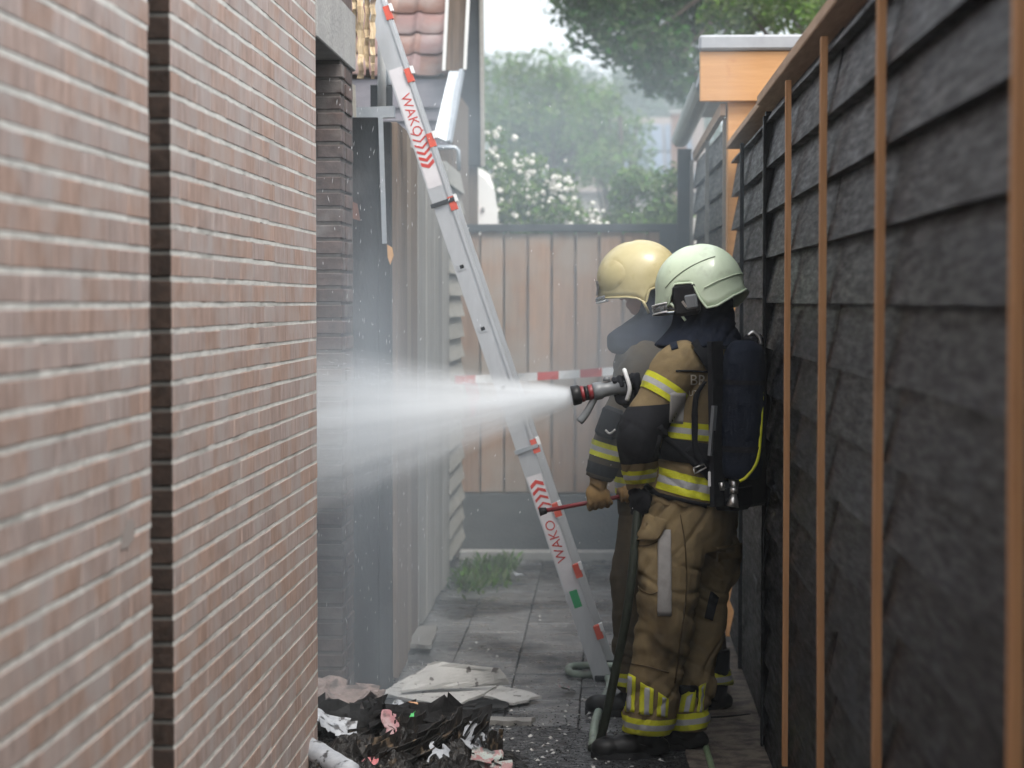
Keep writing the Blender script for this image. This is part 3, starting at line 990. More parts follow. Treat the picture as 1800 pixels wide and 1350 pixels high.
for x, y in spots:
    for q in range(13):
        c = at(x + rnd.gauss(0, 17), y + rnd.gauss(0, 17), 16.85 + rnd.uniform(-.2, .15))
        if project(c)[1] < 222 or project(c)[0] < 850:
            continue
        r = rnd.uniform(.012, .036)
        for k in range(10):
            d = Vector((rnd.gauss(0, 1), rnd.gauss(-.5, .8), rnd.gauss(.2, 1))).normalized()
            u, v = frame_of(d)
            p = c + d * r * .6
            i = len(V)
            V += [p - u * r * .6, p - v * r * .6, p + u * r * .6, p + v * r * .6]
            Fc.append((i, i + 1, i + 2, i + 3))
me = bpy.data.meshes.new('blossom'); me.from_pydata(V, [], Fc)
o = link('blossom', me, M['petal'], t); o['kind'] = 'stuff'
# low shrubs to the right behind the fence
for x, y, lab in ((1110, 350, 'slim green shrub behind the middle of the end fence'), (1165, 345, 'green shrub behind the right end of the fence')):
    b0 = at(x, y, 18)
    t = thing('garden_shrub', lab, 'shrub', (b0.x, 18, 0), 'shrubs behind the end fence')
    cl = [(at(x + rnd.uniform(-22, 22), y + rnd.uniform(-40, 60), 18 + rnd.uniform(-.2, .2)), .17) for _ in range(12)]
    bm = BM(); tube(bm, [(b0.x, 18, 0), (b0.x, 18, 1.6), b0], [.03, .02, .01], 6); build('stem', bm, M['bark'], t)
    leaves('foliage', cl, 4200, 0.035, M['leaf_mid'], t, x)

# far house with a grey-blue panelled roof
t = thing('panel_roof_house', 'far house with blue-grey solar panels on its roof', 'house', (1.2, 46, 0))
M['panel'] = material('panel', (0.12, 0.15, 0.20), (0.10, 0.13, 0.18), 0.35, (3, 3, 3), rnd=0.15)
M['far_wall'] = material('far_wall', (0.42, 0.38, 0.33), (0.36, 0.32, 0.28), 0.8, (1, 1, 1))
M['far_roof'] = material('far_roof', (0.20, 0.16, 0.14), (0.15, 0.12, 0.11), 0.8, (2, 2, 2))
a, c = at(1010, 345, 46), at(1230, 345, 46)
ridge = at(1100, 215, 49).z
bm = BM(); box(bm, a.x, c.x, 46.2, 52, 0, a.z); build('wall', bm, M['far_wall'], t)
bm = BM(); quad_sheet(bm, ((a.x - .2, 46, a.z), (c.x + .2, 46, a.z), (c.x + .2, 49, ridge), (a.x - .2, 49, ridge)), 1, 1, 0, .12)
quad_sheet(bm, ((c.x + .2, 52.2, a.z), (a.x - .2, 52.2, a.z), (a.x - .2, 49, ridge), (c.x + .2, 49, ridge)), 1, 1, 0, .12)
rf = build('roof', bm, M['far_roof'], t)
for i in range(3):
    for j in range(2):
        u0, u1 = .26 + i * .24, .26 + i * .24 + .22
        v0, v1 = .08 + j * .40, .08 + j * .40 + .37
        def rp(u, v, a=a, c=c): return Vector((a.x + (c.x - a.x) * u, 46 + 3 * v - .03, a.z + (ridge - a.z) * v + .16))
        bm = BM(); quad_sheet(bm, (rp(u0, v0), rp(u1, v0), rp(u1, v1), rp(u0, v1)), 1, 1, 0, .04); build('solar_panel', bm, M['panel'], t)
a = at(1180, 275, 40); c = at(1196, 200, 40)
t2 = thing('brick_chimney', 'small red brick chimney far behind the shed gutter', 'chimney', (a.x, 40, 0))
bm = BM(); box(bm, a.x, c.x + .12, 40, 40.4, 0, c.z); build('stack', bm, M['tile'], t2)
bm = BM(); box(bm, a.x - .03, c.x + .15, 39.97, 40.43, c.z + .003, c.z + .07); build('cap', bm, M['concrete'], t2)

# white caravan behind the fence
t = thing('white_caravan', 'white caravan end with a small red lamp behind the end fence', 'caravan', (at(830, 400, 16).x, 16, 0))
pr = [(780, 293), (838, 293), (850, 297), (862, 306), (870, 335), (875, 372), (876, 440), (872, 560), (780, 560)]
bm = BM()
fr_ = [bm.verts.new(at(x, y, 16)) for x, y in pr]
bk = [bm.verts.new(at(x, y, 16) + Vector((-0.35, 3.2, 0))) for x, y in pr]
bm.faces.new(fr_); bm.faces.new(bk[::-1])
for i in range(len(pr)):
    j = (i + 1) % len(pr)
    bm.faces.new((fr_[i], fr_[j], bk[j], bk[i]))
eds = [e for e in bm.edges if e.verts[0] in fr_ and e.verts[1] in fr_]
bmesh.ops.bevel(bm, geom=eds, offset=0.05, segments=2, affect='EDGES')
build('body', bm, M['white_paint'], t)
M['red_lamp'] = material('red_lamp', (0.62, 0.02, 0.02), None, 0.25)
bm = BM(); a, c = at(825, 379, 15.98), at(832, 362, 15.98); box(bm, a.x, c.x, 15.965, 16.03, a.z, c.z, bevel=0.006); build('tail_lamp', bm, M['red_lamp'], t)
bm = BM(); a, c = at(846, 371, 15.98), at(852, 364, 15.98); box(bm, a.x, c.x, 15.98, 16.02, a.z, c.z, bevel=0.004); build('marker_lamp', bm, M['concrete'], t)

# red and white barrier tape across the alley
t = thing('barrier_tape', 'red and white striped barrier tape stretched across the alley', 'tape', at(940, 655, 12.0))
p0, p1 = at(800, 668, 12.6), at(1300, 629, 11.6)
n = 26
rnd = random.Random(3)
for k in range(n):
    a, c = p0.lerp(p1, k / n), p0.lerp(p1, (k + 1) / n)
    sag = lambda s: -0.02 * math.sin(math.pi * s)
    bm = BM()
    tw0, tw1 = 0.25 * math.sin(k * .9), 0.25 * math.sin((k + 1) * .9)
    h = 0.024
    q = []
    for p, s, tw in ((a, k / n, tw0), (c, (k + 1) / n, tw1)):
        o_ = Vector((0, math.sin(tw) * h, math.cos(tw) * h)); z_ = Vector((0, 0, sag(s)))
        q.append((bm.verts.new(p + z_ - o_), bm.verts.new(p + z_ + o_)))
    bm.faces.new((q[0][0], q[1][0], q[1][1], q[0][1]))
    build('stripe', bm, M['white'] if (k // 2) % 2 else M['red'], t)
# piece of tape hanging down by the shed
bm = BM(); quad_sheet(bm, (at(812, 664, 12.58), at(838, 664, 12.56), at(842, 700, 12.56), at(832, 735, 12.58)), 3, 4, .03)
build('loose_end', bm, M['red'], t)

# weeds at the foot of the shed
V, Fc = [], []
for _ in range(900):
    x, y = rnd.choice(((822, 1020, 12, 14), (850, 1008, 14, 10), (885, 1000, 12, 8), (835, 1030, 16, 6), (868, 1018, 20, 6)))[:2]; x += rnd.gauss(0, 13); y += rnd.gauss(0, 8)
    p = ground(x, y, 0)
    if p.x < -0.97 or p.y > 13.7:
        continue
    h = rnd.uniform(.02, .11)
    d = Vector((rnd.gauss(0, .5), rnd.gauss(0, .5), 1)).normalized()
    u, v = frame_of(d, Vector((rnd.random(), rnd.random(), .1)))
    i = len(V)
    w = rnd.uniform(.006, .016)
    m_ = p + d * h * .6
    V += [p, m_ - u * w, p + d * h, m_ + u * w]
    Fc.append((i, i + 1, i + 2, i + 3))
me = bpy.data.meshes.new('weeds'); me.from_pydata(V, [], Fc)
tag(link('weeds', me, M['leaf_mid']), 'green weeds growing at the foot of the shed', 'weeds', kind='stuff')

# ================================================================== LADDER
YL = 9.30
lad = thing('ladder', 'aluminium ladder with red rung clips leaning across the alley', 'ladder', ground(1068, 1205))
def lp(x, y, dy=0.0): return at(x, y, YL + dy)
B0, B1 = lp(1063, 1203), lp(634, -60)                       # centre line of the near stile
ld = (B1 - B0).normalized()
lw = Vector((ld.z, 0, -ld.x)).normalized()                   # across the stile, towards the right
TOP = (B1 - B0).length + 0.6
def on_ladder(x, y):
    p = lp(x, y)
    return (p - B0).dot(ld)
def stile(name, dy, s0, s1, off, w, th):
    bm = BM()
    a, c = B0 + ld * s0 + lw * off, B0 + ld * s1 + lw * off
    # C section: web and two flanges
    u = lw * (w / 2)
    yv = Vector((0, 1, 0))
    prof = [(-1, 0), (1, 0), (1, th), (0.86, th), (0.86, 0.004), (-0.86, 0.004), (-0.86, th), (-1, th)]
    rr = [[bm.verts.new(p + u * q[0] + yv * (dy + q[1])) for q in prof] for p in (a, c)]
    for i in range(len(prof)):
        j = (i + 1) % len(prof)
        bm.faces.new((rr[0][i], rr[0][j], rr[1][j], rr[1][i]))
    bm.faces.new(rr[0][::-1]); bm.faces.new(rr[1])
    bmesh.ops.triangulate(bm, faces=[f for f in bm.faces if len(f.verts) > 4])
    return build(name, bm, M['alu'], lad)
sA, sB = on_ladder(777, 357), on_ladder(923, 790)
stile('stile', 0.0, 0.0, TOP, 0.0, 0.078, 0.026)
stile('stile', 0.40, 0.0, TOP, 0.0, 0.078, 0.026)
stile('outer_flange', -0.008, sB, TOP, 0.046, 0.014, 0.034)
stile('outer_flange', 0.40, 0.0, sA, 0.046, 0.014, 0.034)
rungs_px = [(690, 20), (726, 130), (762, 245), (796, 357), (808, 470), (848, 578), (889, 680), (937, 785), (973, 898), (1016, 1003), (1055, 1110)]
for k, (x, y) in enumerate(rungs_px):
    s = on_ladder(x, y)
    c = B0 + ld * s
    bm = BM(); bar(bm, c + Vector((0, 0.006, 0)), c + Vector((0, 0.42, 0)), 0.028, 0.028, ld); build('rung', bm, M['alu'], lad)
    if k in (4, 5, 6):
        bm = BM(); bar(bm, c - lw * 0.004 + Vector((0, -0.004, 0)), c - lw * 0.004 + Vector((0, 0.01, 0)), 0.036, 0.030, ld)
        rp_ = build('rung_end', bm, M['alu'], lad)
        bm = BM(); bar(bm, c - lw * 0.004 + Vector((0, -0.0055, 0)), c - lw * 0.004 + Vector((0, 0.0, 0)), 0.018, 0.016, ld)
        build('rung_hole', bm, M['black'], rp_)
    else:
        e = c + lw * 0.058
        bm = BM(); bar(bm, e + Vector((0, -0.012, 0)) - lw * 0.01, e + Vector((0, 0.03, 0)) - lw * 0.01, 0.030, 0.062, ld); build('red_clip', bm, M['red_plug'], lad)
        bm = BM(); bar(bm, e + lw * 0.010 + ld * 0.018 + Vector((0, -0.016, 0)), e + lw * 0.010 + ld * 0.018 + Vector((0, 0.02, 0)), 0.014, 0.034, ld); build('white_clip', bm, M['white'], lad)
for s in (sA, sB):
    c = B0 + ld * s
    bm = BM(); bar(bm, c - lw * 0.048 + Vector((0, -0.008, 0)), c + lw * 0.062 + Vector((0, -0.008, 0)), 0.018, 0.016, Vector((0, 1, 0))); build('guide_bracket', bm, M['zinc'] if s == sB else M['dark_rail'], lad)
bm = BM(); a = B0; box(bm, a.x - .045, a.x + .045, YL - .006, YL + .034, 0.002, 0.03, bevel=.004); build('rubber_foot', bm, M['black'], lad)
bm = BM(); box(bm, a.x - .045, a.x + .045, YL + .395, YL + .436, 0.002, 0.03, bevel=.004); build('rubber_foot', bm, M['black'], lad)

def text_mesh(s, size):
    cu = bpy.data.curves.new('text', 'FONT')
    cu.body = s
    cu.size = size
    cu.align_x = 'LEFT'
    cu.align_y = 'CENTER'
    cu.resolution_u = 3
    o = bpy.data.objects.new('text', cu)
    C.objects.link(o)
    dg = bpy.context.evaluated_depsgraph_get()
    me = bpy.data.meshes.new_from_object(o.evaluated_get(dg))
    bpy.data.objects.remove(o)
    bpy.data.curves.remove(cu)
    me.materials.clear()
    return me
def plate(name, s0, s1, w, mat, dy, parent=lad):
    bm = BM()
    a, c = B0 + ld * s0 + Vector((0, dy, 0)), B0 + ld * s1 + Vector((0, dy, 0))
    vs_ = [bm.verts.new(p) for p in (a - lw * w / 2, a + lw * w / 2, c + lw * w / 2, c - lw * w / 2)]
    bm.faces.new(vs_)
    return build(name, bm, mat, parent, normals=False)
def ladder_text(s_start, direction, size):
    me = text_mesh('WAKO', size)
    d = ld * direction
    up = -lw * direction * -1 if direction < 0 else -lw
    base = B0 + ld * s_start + Vector((0, -0.0022, 0))
    # letters run along d; their tops point to `up` so that they are not mirrored seen from the alley
    up = Vector((0, 1, 0)).cross(d) * -1
    up = d.cross(Vector((0, 1, 0))) * -1
    nrm = d.cross(up)
    if nrm.y > 0:
        up = -up
    for v in me.vertices:
        v.co = base + d * v.co.x + up * (v.co.y)
    return link('lettering', me, M['red'], lad)
def chevrons(s_tip, direction, n, pitch, first_w):
    for k in range(n):
        s = s_tip - direction * k * pitch
        w = 0.030
        th = first_w * (1 - 0.14 * k)
        c = B0 + ld * s + Vector((0, -0.0024, 0))
        bm = BM()
        tip = c + ld * direction * 0.018
        pts = [c - lw * w, tip, c + lw * w, c + lw * w - ld * direction * th, tip - ld * direction * th, c - lw * w - ld * direction * th]
        v = [bm.verts.new(p) for p in pts]
        bm.faces.new((v[0], v[1], v[4], v[5])); bm.faces.new((v[1], v[2], v[3], v[4]))
        build('chevron', bm, M['red'], lad, normals=False)
plate('sticker', on_ladder(690, 122), on_ladder(762, 330), 0.066, M['sticker'], -0.0012)
ladder_text(on_ladder(712, 165), -1, 0.062)
chevrons(on_ladder(750, 290), -1, 6, 0.030, 0.018)
plate('sticker', on_ladder(931, 838), on_ladder(1004, 1040), 0.066, M['sticker'], -0.0012)
ladder_text(on_ladder(990, 988), 1, 0.062)
chevrons(on_ladder(938, 852), 1, 5, 0.034, 0.018)
plate('green_label', on_ladder(1012, 1036), on_ladder(1022, 1066), 0.036, M['green_sticker'], -0.0020)

# ================================================================== DEBRIS
rnd = random.Random(77)
M['plaster'] = material('plaster', (0.47, 0.465, 0.45), (0.34, 0.335, 0.325), 0.8, (6, 6, 6), 6, (0.3, 0.7), 0, 0.4, c3=(0.10, 0.09, 0.085), c3_scale=26, c3_range=(0.62, 0.68))
M['wet_board'] = material('wet_board', (0.22, 0.215, 0.20), (0.14, 0.135, 0.13), 0.5, (10, 10, 10))
M['char_paper'] = material('char_paper', (0.016, 0.013, 0.011), (0.006, 0.0055, 0.0055), 0.55, (40, 40, 25), 7, (0.3, 0.7), 0.3, 0.8, c3=(0.17, 0.12, 0.075), c3_scale=22, c3_range=(0.58, 0.74))
M['paper_white'] = material('paper_white', (0.38, 0.40, 0.43), (0.25, 0.27, 0.30), 0.6, (25, 25, 25), 5, (0.3, 0.7), 0, 0.3, c3=(0.05, 0.05, 0.055), c3_scale=24, c3_range=(0.58, 0.66))
M['paper_pink'] = material('paper_pink', (0.32, 0.15, 0.165), (0.34, 0.24, 0.25), 0.55, (18, 18, 18), 4, (0.4, 0.6), c3=(0.05, 0.03, 0.03), c3_scale=20, c3_range=(0.6, 0.7))
M['paper_red'] = material('paper_red', (0.42, 0.08, 0.09), (0.38, 0.20, 0.22), 0.5, (22, 22, 22), 4, (0.4, 0.6), c3=(0.04, 0.03, 0.03), c3_scale=18, c3_range=(0.58, 0.68))
M['paper_mix'] = material('paper_mix', (0.30, 0.34, 0.32), (0.26, 0.12, 0.12), 0.5, (30, 30, 30), 4, (0.45, 0.55), c3=(0.05, 0.06, 0.06), c3_scale=22, c3_range=(0.55, 0.65))
M['insulation'] = material('insulation', (0.25, 0.205, 0.195), (0.15, 0.125, 0.12), 0.95, (22, 22, 22), 6, (0.3, 0.7), 0, 1.0, c3=(0.10, 0.09, 0.09), c3_scale=14, c3_range=(0.55, 0.65))

def slab(label, px, mat, thick, z=0.0, lift=(0, 0, 0, 0), name='plaster_board', cat='board', bump=0.007, group=None, edge=None):
    """board lying on the ground, its corners given where they stand in the picture"""
    pts = [ground(x, y, z + l) for (x, y), l in zip(px, lift)]
    bm = BM()
    quad_sheet(bm, pts, 8, 6, bump, 0, rnd.random() * 50)
    # ragged border
    for v in bm.verts:
        if v.is_boundary:
            v.co.x += rnd.uniform(-.008, .008); v.co.y += rnd.uniform(-.012, .012)
    r = bmesh.ops.extrude_face_region(bm, geom=bm.faces[:])
    for v in r['geom']:
        if isinstance(v, bmesh.types.BMVert):
            v.co.z += thick
    return tag(build(name, bm, mat), label, cat, group)
slab('large white plaster board lying flat in the middle of the alley', ((668, 1222), (800, 1248), (872, 1210), (742, 1180)), M['plaster'], .012, .02)
slab('curled white plaster board propped at the back of the pile of boards', ((702, 1216), (895, 1204), (880, 1178), (762, 1166)), M['plaster'], .01, .045, (0.0, 0.0, .07, .10))
slab('narrow white plaster strip right of the large plaster board', ((840, 1224), (905, 1240), (950, 1228), (880, 1208)), M['plaster'], .01, .012)
slab('small grey board lying at the foot of the shed boards', ((714, 1137), (758, 1141), (770, 1106), (722, 1108)), M['wet_board'], .02, .03)
slab('dark soaked board under the white plaster boards', ((760, 1256), (890, 1250), (900, 1232), (800, 1238)), M['charred'], .015, .005)
slab('thin dark lath lying across the wet paving', ((830, 1274), (934, 1276), (938, 1268), (830, 1268)), M['wet_board'], .02, .0, name='lath', cat='lath')

def crumple(label, c, size, mat, name='burnt_paper', cat='paper', seed=0, layers=1, tilt=(0, 0, 0), gap=0.012, amp=0.3, n=7):
    t = None
    bm = BM()
    R = Matrix.Rotation(tilt[2], 3, 'Z') @ Matrix.Rotation(tilt[1], 3, 'Y') @ Matrix.Rotation(tilt[0], 3, 'X')
    r_ = random.Random(seed)
    for l in range(layers):
        g = []
        ox, oy = r_.uniform(-.04, .04), r_.uniform(-.04, .04)
        sh = r_.uniform(.8, 1.05)
        for i in range(n + 1):
            row = []
            for j in range(n + 1):
                u, v = i / n - .5, j / n - .5
                e = max(abs(u), abs(v)) * 2
                p = Vector((u * size[0] * sh + ox, v * size[1] * sh + oy, l * gap))
                q = p * 9 + Vector((seed, l * .35, 0))
                p.z += amp * size[0] * (noise.noise(q) * .5 + noise.noise(q * 2.7) * .2) * (0.4 + e)
                p.x += .02 * noise.noise(q * 3); p.y += .02 * noise.noise(q * 3 + Vector((9, 0, 0)))
                row.append(bm.verts.new(R @ p + c))
            g.append(row)
        for i in range(n):
            for j in range(n):
                if (i in (0, n - 1) or j in (0, n - 1)) and r_.random() < .25:
                    continue
                bm.faces.new((g[i][j], g[i + 1][j], g[i + 1][j + 1], g[i][j + 1]))
    for v in list(bm.verts):
        if not v.link_faces:
            bm.verts.remove(v)
        elif v.co.z < 0.006:
            v.co.z = 0.006 + r_.random() * .004
    o = build(name, bm, mat, None, False, False)
    md = o.modifiers.new('thickness', 'SOLIDIFY')
    md.thickness = .0025
    return tag(o, label, cat)
G = lambda x, y, z=0: at(x, y, 7.45) if z else ground(x, y)
def fan(label, c, spine, a0, a1, n, w, h, mat, seed, name='burnt_magazine', cat='magazine', curl=.35):
    """burnt magazine: n leaves fanned about a spine"""
    r_ = random.Random(seed)
    sp = Vector(spine).normalized()
    u, v = frame_of(sp)
    bm = BM()
    for k in range(n):
        an = a0 + (a1 - a0) * (k + r_.uniform(-.35, .35)) / max(1, n - 1)
        d = u * math.cos(an) + v * math.sin(an)
        q = sp.cross(d)
        hh = h * r_.uniform(.72, 1.05)
        cv = curl * r_.uniform(-.6, 1.2)
        ph = r_.uniform(0, 30)
        g = []
        for i in range(7):
            s_ = i / 6
            row = []
            for j in range(6):
                t_ = j / 5 - .5
                e = 1 + (.10 * noise.noise(Vector((ph, t_ * 6, k))) if i == 6 else 0)
                pp = c + sp * (w * t_ * (1 + .05 * noise.noise(Vector((ph, s_ * 4, 1))))) + d * (hh * s_ * e) + q * (cv * hh * s_ * s_ + .012 * noise.noise(Vector((ph + t_ * 5, s_ * 4, 7))))
                row.append(bm.verts.new(pp))
            g.append(row)
        for i in range(6):
            for j in range(5):
                if i > 3 and r_.random() < .12:
                    continue
                bm.faces.new((g[i][j], g[i + 1][j], g[i + 1][j + 1], g[i][j + 1]))
    for vv in list(bm.verts):
        if not vv.link_faces:
            bm.verts.remove(vv)
        elif vv.co.z < .008:
            vv.co.z = .008
    o = build(name, bm, mat, None, False, False)
    md = o.modifiers.new('thickness', 'SOLIDIFY'); md.thickness = .0022
    return tag(o, label, cat)
R_ = math.radians
fan('tall charred magazine standing in the middle of the burnt heap', at(742, 1352, 7.45), (.35, .9, .1), R_(55), R_(120), 22, .20, .20, M['char_paper'], 3)
fan('charred magazine with splayed leaves at the right of the heap', at(812, 1350, 7.5), (.2, .9, .12), R_(60), R_(140), 20, .17, .19, M['char_paper'], 8)
fan('charred magazine lying open at the left of the heap', at(630, 1345, 7.5), (.45, .9, .0), R_(30), R_(110), 16, .18, .13, M['char_paper'], 12)
fan('burnt book half buried in the front of the heap', at(690, 1380, 7.3), (.55, .8, .1), R_(25), R_(150), 18, .2, .17, M['char_paper'], 17)
fan('thin burnt booklet sliding off the right of the heap', at(872, 1352, 7.45), (.3, .8, -.1), R_(100), R_(150), 8, .14, .14, M['char_paper'], 19)
crumple('black charred cardboard box flap at the left of the heap', at(612, 1287, 7.65), (.34, .2), M['charred'], 'burnt_cardboard', 'cardboard', 14, 4, (.70, .05, .1), .025, .34)
crumple('charred black sheet draped behind the burnt magazines', at(745, 1290, 7.62), (.38, .2), M['charred'], 'burnt_paper', 'paper', 20, 6, (.5, .15, .2), .016, .40)
# lumpy mound of wet ash and charred pulp under the loose pieces
prof = [(500, 1290), (545, 1268), (600, 1262), (650, 1272), (690, 1256), (725, 1250), (760, 1272), (785, 1258), (830, 1292), (880, 1325), (925, 1356), (960, 1364)]
def ridge_h(px):
    for (x0, y0), (x1, y1) in zip(prof, prof[1:]):
        if x0 <= px <= x1:
            return max(0.0, (1363 - (y0 + (y1 - y0) * (px - x0) / (x1 - x0))) / 493)
    return 0.0
bm = BM()
g = []
for i in range(91):
    row = []
    x = -1.035 + 0.80 * i / 90
    px = 1070 + x * 493
    for j in range(61):
        y = 6.75 + 1.15 * j / 60
        s_ = (y - 7.48) / (0.70 if y < 7.48 else 0.36)
        e = max(0.0, 1 - s_ * s_)
        q = Vector((x * 9, y * 9, 0))
        cr = abs(noise.noise(q)) + .45 * abs(noise.noise(q * 2.3 + Vector((3, 1, 0)))) + .08 * abs(noise.noise(q * 5.1))
        z = ridge_h(px) * e * (.38 + .60 * cr) + .010 * e * noise.noise(q * 3.3)
        row.append(bm.verts.new((x + .012 * noise.noise(q * 2), y + .012 * noise.noise(q * 2 + Vector((5, 5, 5))), max(.001, z))))
    g.append(row)
for i in range(90):
    for j in range(60):
        bm.faces.new((g[i][j], g[i + 1][j], g[i + 1][j + 1], g[i][j + 1]))
M['wet_char'] = material('wet_char', (0.014, 0.012, 0.011), (0.005, 0.005, 0.005), 0.45, (30, 30, 30), 6, (0.3, 0.7), 0, 1.0, bump_scale=70, c3=(0.10, 0.075, 0.05), c3_scale=24, c3_range=(0.64, 0.80), rough_var=0.25, spec=0.25)
tag(build('ash_mound', bm, M['wet_char'], None, False, False), 'lumpy black mound of wet ash under the burnt magazines', 'ash')

crumple('red and pink glossy magazine page in the front of the heap', at(664, 1334, 7.22), (.10, .07), M['paper_red'], 'magazine_page', 'page', 41, 2, (1.0, .1, .2), .006, .2)
crumple('pale pink scorched page on the left flank of the heap', at(698, 1278, 7.36), (.06, .07), M['paper_pink'], 'magazine_page', 'page', 45, 2, (1.1, .3, .5), .006, .2)
crumple('white crumpled paper at the left end of the heap', at(584, 1267, 7.5), (.13, .09), M['paper_white'], 'crumpled_paper', 'paper', 51, 2, (.6, .2, .2), .01, .5)
crumple('small white paper ball behind the heap beside the plaster board', at(680, 1243, 7.9), (.07, .06), M['paper_white'], 'crumpled_paper', 'paper', 55, 2, (.6, .2, .9), .015, .8)
crumple('bluish white sheet sticking out of the right of the heap', at(836, 1288, 7.45), (.10, .12), M['paper_white'], 'crumpled_paper', 'paper', 58, 1, (.5, .7, .2), .01, .3)
crumple('green and red printed scrap at the lower right of the heap', at(866, 1348, 7.3), (.14, .07), M['paper_mix'], 'printed_scrap', 'scrap', 63, 2, (.7, .1, .2), .01, .3)
crumple('white torn paper between the red page and the charred bundle', at(790, 1330, 7.3), (.08, .10), M['paper_white'], 'crumpled_paper', 'paper', 66, 1, (.8, .5, .2), .01, .5)
crumple('brownish insulation wad against the brick wall behind the heap', at(612, 1243, 7.9), (.32, .22), M['insulation'], 'insulation_wad', 'insulation', 71, 3, (.25, .05, .1), .03, .35, 9)
crumple('white paper twist beside the weeds', ground(913, 1020) + Vector((0, 0, .04)), (.07, .05), M['paper_white'], 'crumpled_paper', 'paper', 75, 1, (.5, .4, .3), .01, .7)
crumple('small pale scrap right of the plaster boards', ground(982, 1216) + Vector((0, 0, .03)), (.08, .06), M['paper_mix'], 'paper_scrap', 'paper', 78, 1, (.4, .2, .3), .01, .7)
M['green_scrap'] = material('green_scrap', (0.05, 0.40, 0.10), (0.04, 0.30, 0.08), 0.5)
crumple('small bright green scrap on top of the burnt heap', at(727, 1254, 7.4), (.03, .03), M['green_scrap'], 'paper_scrap', 'paper', 81, 1, (.7, .2, .3), .01, .5, 3)
M['orange_scrap'] = material('orange_scrap', (0.55, 0.32, 0.18), (0.45, 0.2, 0.1), 0.6)
crumple('small orange scorched scrap on top of the burnt heap', at(718, 1247, 7.42), (.04, .03), M['orange_scrap'], 'paper_scrap', 'paper', 84, 1, (.7, .3, .3), .01, .5, 3)
# rolled white tube in the left corner
bm = BM()
a, c = at(536, 1312, 7.33), at(618, 1362, 7.05)
tube(bm, [a.lerp(c, k / 8) + Vector((0, 0, .006 * noise.noise(Vector((k, 3, 1))))) for k in range(9)], [.042 + .006 * noise.noise(Vector((k * 1.7, 0, 0))) for k in range(9)], 14)
tag(build('paper_roll', bm, M['paper_white'], None, True), 'white scorched paper roll lying against the brick wall', 'roll')
# ash flakes and rubble
V, Fc = [], []
def flake(p, s):
    u, v = frame_of(Vector((rnd.gauss(0, .3), rnd.gauss(0, .3), 1)), Vector((rnd.gauss(0, 1), rnd.gauss(0, 1), .1)))
    i = len(V)
    k = [p + u * s * rnd.uniform(.5, 1), p + v * s * rnd.uniform(.5, 1), p - u * s * rnd.uniform(.5, 1), p - v * s * rnd.uniform(.5, 1), p + Vector((0, 0, s * rnd.uniform(.2, .7)))]
    V.extend(k)
    Fc.extend([(i, i + 1, i + 4), (i + 1, i + 2, i + 4), (i + 2, i + 3, i + 4), (i + 3, i, i + 4)])
for _ in range(7000):
    p = Vector((rnd.uniform(-1.0, .55), 7.0 + abs(rnd.gauss(0, .9)), .006))
    flake(p, rnd.uniform(.002, .007))
me = bpy.data.meshes.new('ash_flakes'); me.from_pydata(V, [], Fc)
tag(link('ash_flakes', me, M['charred']), 'black ash flakes scattered over the wet paving', 'ash', kind='stuff')
V, Fc = [], []
for _ in range(420):
    p = Vector((rnd.uniform(-1.0, .5), 7.0 + abs(rnd.gauss(0, 1.6)), .010))
    flake(p, rnd.uniform(.004, .014))
for _ in range(260):
    p = Vector((rnd.uniform(-1.02, -.7), rnd.uniform(7.2, 8.4), .012 + rnd.random() * .05))
    flake(p, rnd.uniform(.006, .022))
me = bpy.data.meshes.new('pale_rubble'); me.from_pydata(V, [], Fc)
tag(link('pale_rubble', me, M['plaster']), 'pale plaster crumbs scattered over the paving', 'rubble', kind='stuff')

# ================================================================== PEOPLE
M['cloth_tan'] = material('cloth_tan', (0.252, 0.188, 0.100), (0.172, 0.128, 0.070), 0.85, (9, 9, 9), 7, (0.3, 0.7), 0, 0.35, bump_scale=420, c3=(0.060, 0.045, 0.028), c3_scale=6, c3_range=(0.54, 0.76), spec=0.12)
M['cloth_seam'] = material('cloth_seam', (0.075, 0.052, 0.028), None, 0.9, spec=.1)
M['cloth_dark'] = material('cloth_dark', (0.020, 0.021, 0.025), (0.012, 0.013, 0.016), 0.8, (14, 14, 14), 6, (0.3, 0.7), 0, 0.3, bump_scale=300, spec=0.12)
M['cloth_navy'] = material('cloth_navy', (0.014, 0.019, 0.033), (0.009, 0.012, 0.021), 0.8, (10, 10, 10), 6, (0.3, 0.7), 0, 0.3, bump_scale=260, spec=0.12)
M['hivis'] = material('hivis', (0.62, 0.62, 0.03), (0.50, 0.51, 0.03), 0.55, (20, 20, 20), 5, (0.3, 0.7), 0, 0.3, bump_scale=120, c3=(0.30, 0.29, 0.05), c3_scale=12, c3_range=(0.55, 0.75), spec=0.25)
M['silver'] = material('silver', (0.42, 0.42, 0.43), (0.34, 0.34, 0.35), 0.4, (30, 30, 30), 5, (0.3, 0.7), 0, 0.2, bump_scale=150)
M['silver_dull'] = material('silver_dull', (0.30, 0.29, 0.28), (0.24, 0.23, 0.22), 0.5, (30, 30, 30))
M['helmet_green'] = material('helmet_green', (0.63, 0.73, 0.55), (0.56, 0.66, 0.49), 0.34, (14, 14, 14), coat=0.25, c3=(0.40, 0.46, 0.33), c3_scale=16, c3_range=(0.58, 0.80), rough_var=0.12)
M['helmet_yellow'] = material('helmet_yellow', (0.50, 0.435, 0.235), (0.43, 0.37, 0.19), 0.38, (14, 14, 14), coat=0.2, c3=(0.38, 0.31, 0.15), c3_scale=14, c3_range=(0.56, 0.78), rough_var=0.12)
M['seam'] = material('seam', (0.16, 0.20, 0.13), None, 0.5)
M['visor'] = material('visor', (0.9, 0.93, 0.95), None, 0.08, trans=0.9)
